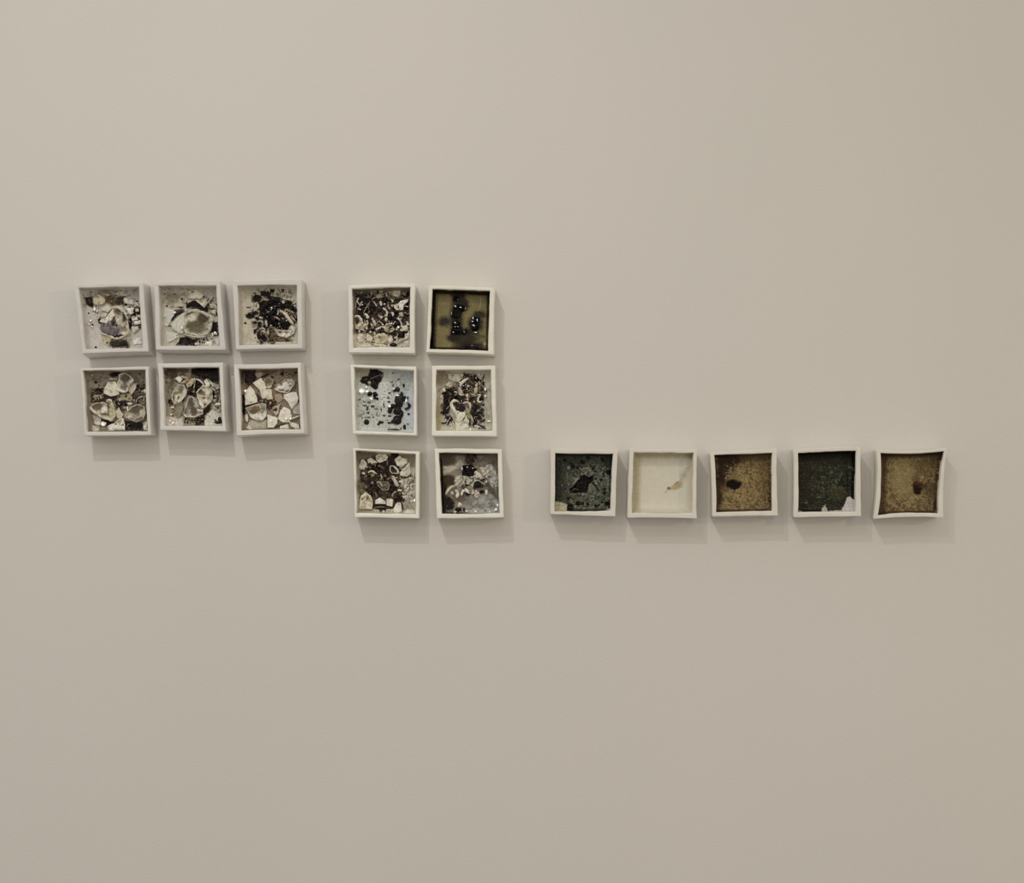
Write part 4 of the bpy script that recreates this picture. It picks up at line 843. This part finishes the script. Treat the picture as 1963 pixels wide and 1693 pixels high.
t.stain('190,395 380,380 475,305 510,370 360,460 205,525', (176, 168, 148), 18, 30); t.blob(470, 880, 110, 100, (100, 90, 76), .8, 30)
t.stain('850,610 900,590 970,720 1040,860 1050,920 960,830 890,790', (86, 78, 68), 16, 16); t.net('560,200 1040,220 1000,420 560,420', (80, 70, 58), 60, .52, .6)
t.lump(580, 470, 100, 95, (22, 14, 16), 7, rough=.4, seg=20, name='black_clot', label='glossy black berry-like clot'); t.lumps('545,415,34,24,9 590,420,30,26,9 640,460,34,30,8 530,470,26,26,9 600,500,36,30,9 560,530,30,20,7 505,420,12,26,7', (34, 24, 26), 8, rough=.7, smooth=False)
t.crumbs('180,200 1040,200 1050,1100 190,1110', 160, (4, 12), [K, (84, 74, 62), (160, 150, 134), W1], 1.4); t.lumps('570,408,12,10,11 655,425,12,10,9 490,425,14,26,6', (190, 184, 176), 9, mt='shard', name='glint_bead')
def porous(poly, n, cols, size, h):
    P = pp(poly); lo, hi = P.min(0), P.max(0); k = 0
    while k < n:
        x, y = t.rnd.uniform(lo[0], hi[0]), t.rnd.uniform(lo[1], hi[1])
        if not inside(x, y, P): continue
        a = t.rnd.uniform(*size); t.lump(x, y, a, a * t.rnd.uniform(.6, 1.1), t.rnd.choice(cols), h * t.rnd.uniform(.6, 1.2), rough=.85, mt='shard', name='white_crust', seg=9, rot=t.rnd.random() * 3); k += 1
t.stain('390,550 520,550 660,560 700,470 810,540 855,640 800,700 640,740 500,690 430,730 380,650', (186, 178, 160), 14, 24); t.stain('770,420 930,360 1045,540 1045,720 985,745 920,640 850,570', (184, 181, 170), 18, 24)
porous('390,560 520,550 660,560 700,470 800,540 850,640 800,690 640,730 500,690 430,720 400,640', 56, [W2, W1, W2, (190, 184, 168)], (15, 36), 5); porous('790,430 930,380 1040,560 1035,720 980,730 920,640 850,560', 48, [W2, (190, 187, 176), W1, (172, 168, 158)], (14, 34), 4)
t.strip('235,830 270,770 320,710 380,700', 40, W1, 6); t.strip('380,760 430,800 405,890', 44, W1, 6); t.strip('380,700 440,640 470,600', 40, W1, 6); t.strip('480,850 490,790 545,745 600,820', 40, W2, 6); t.lump(335, 815, 30, 34, (190, 182, 166), 5, mt='shard', name='white_crust')
porous('640,790 780,740 800,800 740,860 650,870', 14, [W1, (205, 190, 180), W2], (16, 34), 5); t.lump(865, 800, 28, 46, W3, 6, mt='shard', name='white_crust'); t.lumps('740,530,52,50,8 700,490,30,30,7', W3, 8, mt='shard', name='white_crust', rough=.5)
t.shard('668,745 685,625 755,618 815,722 740,730', K, 6.5, mt='lump', name='black_flake'); t.strip('680,630 750,610 850,690', 22, W1, 8); t.strip('665,640 650,720', 22, W2, 8)
t.lumps('800,790,42,28 580,830,36,20 790,630,26,16,7 550,690,40,12,7 520,750,16,16 845,640,14,14 910,555,14,10 690,445,36,22', K, 6); t.lump(450, 992, 42, 40, (218, 208, 188), 5, mt='shard', name='pale_pebble', rough=.4); t.lumps('440,1068,50,44 520,1060,16,30', K, 4)
slivers(t, 10, '540,880 1000,880 1000,1060 560,1060', (60, 140), (8, 16), [(170, 167, 158), (120, 116, 106)], 1.5)
t.crumbs('210,1080 1000,1080 1040,1115 220,1120', 50, (8, 22), [W1, W2, K, (150, 140, 124)], 3); t.lumps('1040,990,22,22 1010,1065,26,22 560,1090,20,12 700,1095,26,10 380,1100,22,10 920,1095,18,10', W3, 4, mt='shard', name='glint_bead'); t.lump(1012, 1072, 10, 12, K, 5)
t.strip('180,280 195,600 205,1000', 12, (60, 54, 44), 8, mt='lump', name='gloss_streak'); t.crumbs('480,560 860,560 860,720 480,720', 50, (8, 20), [K, (90, 78, 64)], 6, zb=2)  # glossy strip runs down the left wall
t.finish()

# ---- right group -----------------------------------------------------------
MT = dict(tray_mat='tray_matt', tray_col=(202, 196, 183), bed_mat='bed_matt')
def right(x0, outer, inner, label, seed, bed, **kw):
    return Tile(x0, 845, 8.065, outer, inner, label, G3, seed, MT['tray_mat'], MT['tray_col'], MT['bed_mat'], bed, **kw)

t = right(1040, '124,120 1168,138 1130,1172 122,1135', '196,194 1091,205 1052,1086 190,1090',
          'ceramic box with pitted grey-green glaze and a ragged black central hole', 13, (70, 69, 55), lining=(30, 26, 20),
          bow=(0, -6, 2, -2), cell=(52, .85, 1.45, -.8), mott=.3)
t.blob(300, 300, 330, 230, (42, 41, 32), .9, 30, a=.6); t.blob(210, 700, 130, 330, (44, 42, 34), .9, 30, a=.8); t.blob(1040, 300, 120, 200, (40, 40, 34), .9, 30, a=.7); t.blob(780, 720, 280, 300, (98, 98, 86), .9, 40, a=.5)
t.net('330,350 1060,350 1060,1070 420,1070', (122, 121, 106), 24, .56, .85); t.net('200,200 1080,210 1050,1080 200,1000', (34, 34, 28), 34, .6, .9, 4); t.net('200,200 1080,210 1050,1080 200,930', (56, 66, 56), 50, .56, .5, 9)
t.stain('405,770 470,660 560,570 640,540 600,600 500,700 420,760', (128, 128, 112), 10, 16, .8); t.stain('690,820 700,700 790,620 830,700 760,800', (104, 103, 92), 30, 30, .4, .6)
t.stain('415,745 480,690 560,605 590,540 640,530 690,550 745,560 792,535 785,600 710,700 695,800 580,806 440,806 415,775', (14, 9, 8), 8, 14, -4); t.stain('745,640 780,640 890,775 870,782 800,700', (18, 12, 10), 8, 10, -2); t.strip('470,755 510,742 560,760', 9, (104, 102, 90), .6)  # the thin strip paints a highlight inside the hole
t.blobs('470,400,34,40 435,350,20 1025,490,32,52 780,430,24,24 910,610,26 960,760,22 960,812,22 930,955,26,14 620,330,40,34 550,970,42,36 620,980,24 400,900,36,26 700,985,22,26 1000,970,40,30 820,480,30,14 830,1015,22 870,1000,18 340,300,26 700,260,34,24 930,290,34,22 540,430,20 820,590,20 870,870,18', (14, 14, 10), soft=.4, warp=16, hgt=-1.2)
t.stain('190,935 300,958 385,992 372,1088 190,1090', (168, 160, 133), 7, 8, 1.2); t.stain('390,960 480,985 490,1060 400,1088 375,1060', (18, 15, 10), 12, 16); t.stain('950,1082 1055,1050 1055,1095 950,1092', (190, 182, 166), 8, 6); t.strip('440,1075 470,1050 510,1060', 16, (120, 112, 94), 1)
t.crumbs('210,220 1080,220 1050,1070 400,1070 200,900', 260, (4, 12), [(110, 108, 94), (84, 84, 72), (30, 30, 24), (20, 20, 15), (60, 64, 54)], .9)
t.lumps('625,835,20,18 600,520,14,22 740,690,18,14 300,690,10,20 830,660,22,20 860,380,16,8', (128, 126, 114), 1.5, mt='shard', name='glaze_bump')
t.finish()

t = right(1190, '140,126 1186,128 1176,1203 103,1190', '205,180 1126,188 1112,1122 176,1118',
          'empty cream ceramic box with one thin brown stain', 14, (196, 190, 172), lining=(184, 176, 156),
          bow=(-4, -8, -2, 4), mott=.03, floor_in=7, cell=None)
t.stain('190,220 300,220 290,1110 170,1110', (152, 143, 108), 30, 20, a=.75); t.stain('205,180 1126,188 1115,260 205,250', (140, 126, 98), 24, 16, a=.6)  # second patch paints the rim's shadow along the top into the glaze
t.stain('1060,360 1110,330 1040,470 960,640 920,650 930,540', (150, 136, 104), 40, 20, a=.8); t.stain('720,750 800,690 890,625 940,640 930,720 860,760 740,770', (158, 140, 106), 26, 16, a=.9)
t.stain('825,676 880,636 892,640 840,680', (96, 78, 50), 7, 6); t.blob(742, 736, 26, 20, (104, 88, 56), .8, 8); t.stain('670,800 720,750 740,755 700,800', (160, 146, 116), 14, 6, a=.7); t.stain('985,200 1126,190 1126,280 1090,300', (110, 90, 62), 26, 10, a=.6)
t.bed_mat = 'bed_cream'
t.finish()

t = right(1350, '88,188 1124,118 1142,1158 122,1172', '163,220 1056,187 1048,1085 188,1108',
          'ceramic box of brown crackle glaze, hole and dark stain at its left edge', 15, (122, 104, 70), lining=(34, 22, 14),
          bow=(0, -10, -2, -14), cell=(41, 1.2, .66, .7), mott=.22, flare=(-3, 0, 0, 4))
t.stain('160,215 760,200 600,310 460,430 380,560 400,620 200,640', (38, 23, 15), 60, 50, a=.96); t.stain('180,540 360,560 340,700 270,760 300,900 200,1100 180,1100', (40, 25, 16), 46, 30, a=.9); t.stain('540,190 1050,190 1050,260 700,330 540,330', (74, 58, 36), 46, 30, a=.8); t.stain('190,1060 1045,1040 1045,1090 190,1110', (62, 44, 28), 20, 12, a=.8)  # third patch paints the top wall's shade into the glaze
t.net('300,380 1050,250 1050,1080 300,1080', (142, 124, 86), 26, .54, .75); t.net('300,300 1050,210 1050,1080 300,1080', (82, 64, 40), 30, .56, .8, 4)
t.blob(470, 530, 70, 60, (110, 92, 60), .8, 20, a=.7); t.blob(960, 560, 130, 330, (100, 80, 48), .9, 30, a=.45); t.blob(320, 740, 70, 60, (80, 62, 42), .9, 20, a=.7); t.blob(900, 250, 170, 60, (86, 70, 46), .9, 30, a=.6)
t.stain('340,640 440,600 560,645 585,672 560,720 470,768 390,735 330,690', (18, 8, 6), 18, 14, -3)
t.lumps('632,785,12,8 778,810,13,12 570,880,10 690,860,10 930,610,10 410,980,12,10 700,720,9', (140, 122, 84), .9, mt='shard', name='glaze_bump')
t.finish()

t = right(1505, '134,132 1168,90 1182,1168 132,1185', '205,188 1096,155 1092,1092 205,1102',
          'ceramic box of rough black-green glaze with a bare white bottom-right corner', 16, (41, 41, 29), lining=(18, 15, 10),
          bow=(0, -4, 0, -4), flare=(-5, 0, 0, 0), cell=(54, 1.3, .7, .8), mott=.3)
t.net('230,360 1080,360 1080,900 230,1000', (82, 84, 66), 32, .6, .7); t.net('230,300 1080,300 1080,1000 230,1080', (26, 24, 16), 40, .56, .85, 3); t.stain('205,190 1096,160 1090,270 205,320', (20, 17, 11), 40, 20, a=.8); t.blob(300, 620, 120, 300, (40, 30, 20), .9, 30, a=.7); t.blob(820, 800, 150, 90, (66, 60, 38), .9, 40, a=.5)  # the top patch is shade under the rim, painted into the glaze
t.stain('870,1085 930,960 958,872 1000,862 1040,900 1096,918 1100,1100 870,1100', (192, 186, 176), 7, 8, 1.4); t.stain('205,1075 330,1108 540,1106 700,1085 880,1070 1092,1080 1092,1110 205,1112', (188, 180, 166), 7, 8, 1.2); t.stain('560,1100 575,1050 610,995 640,1040 655,1100', (168, 162, 146), 8, 14, .8)
t.lumps('985,980,12,10,2', (110, 108, 100), 2, mt='shard'); t.lumps('610,1060,14,26 600,1010,20,12 630,1090,14,10', (130, 124, 108), 2, mt='shard', name='glaze_bump'); t.lump(618, 1062, 7, 18, (40, 36, 26), 3)
t.lumps('690,415,16,18 780,440,20,10 535,410,14 700,510,18,14 580,650,26,20 1035,520,12,24 650,640,10,26 505,880,26,14 330,965,36,22 1045,630,12 300,510,18,12 780,730,44,16 880,490,14,20 1010,820,16,20 480,960,12', (74, 75, 58), 1.4, mt='shard', name='glaze_bump', rough=.5)
t.crumbs('220,330 1080,330 1080,880 900,960 860,1060 230,1080', 200, (8, 20), [(70, 72, 54), (50, 50, 36), (30, 28, 20), (92, 92, 74)], 1.4)
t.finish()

t = right(1660, '168,140 1258,112 1200,1192 115,1215', '233,188 1208,162 1118,1128 194,1150',
          'ceramic box with pinched-in sides, olive-brown crackle and a dark spot', 17, (112, 96, 64), lining=(44, 30, 18),
          bow=(-34, -26, -24, -30), ibow=(-26, -24, -24, -26), cell=(42, 1.2, .66, .7), flare=(-7, 0, 0, 0), mott=.22)
t.net('230,200 1200,200 1110,1120 230,1120', (134, 118, 80), 26, .54, .75); t.net('230,200 1200,200 1110,1120 230,1120', (72, 56, 34), 32, .55, .8, 4)
t.blob(590, 560, 210, 330, (136, 120, 82), .9, 40, a=.65); t.stain('230,190 1200,170 1190,260 230,270', (58, 42, 26), 36, 20, a=.9); t.stain('230,190 320,220 300,1120 195,1140', (62, 44, 28), 40, 20, a=.8); t.stain('700,330 1150,240 1130,460 780,560', (88, 70, 44), 50, 40, a=.6); t.stain('900,640 1130,640 1100,900 900,840', (80, 62, 40), 50, 40, a=.7); t.stain('200,1090 1110,1080 1110,1130 200,1150', (66, 46, 30), 20, 10, a=.8)  # first patch: dark glaze edge along the top, with shade painted in
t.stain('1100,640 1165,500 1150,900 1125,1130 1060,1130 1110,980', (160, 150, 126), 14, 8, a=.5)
t.stain('718,680 770,635 840,650 880,710 862,790 830,838 770,845 728,780', (28, 11, 6), 18, 22, -2.5); t.blob(770, 600, 60, 90, (80, 52, 32), .9, 20, a=.7); t.blob(870, 700, 60, 40, (60, 42, 28), .9, 16, a=.8)
t.lumps('705,890,30,26 850,890,20,16 1020,590,26,20 610,960,34,20 750,1030,30,20 540,830,22,14 1060,470,20,14', (130, 113, 76), .8, mt='shard', name='glaze_bump', rough=.5)
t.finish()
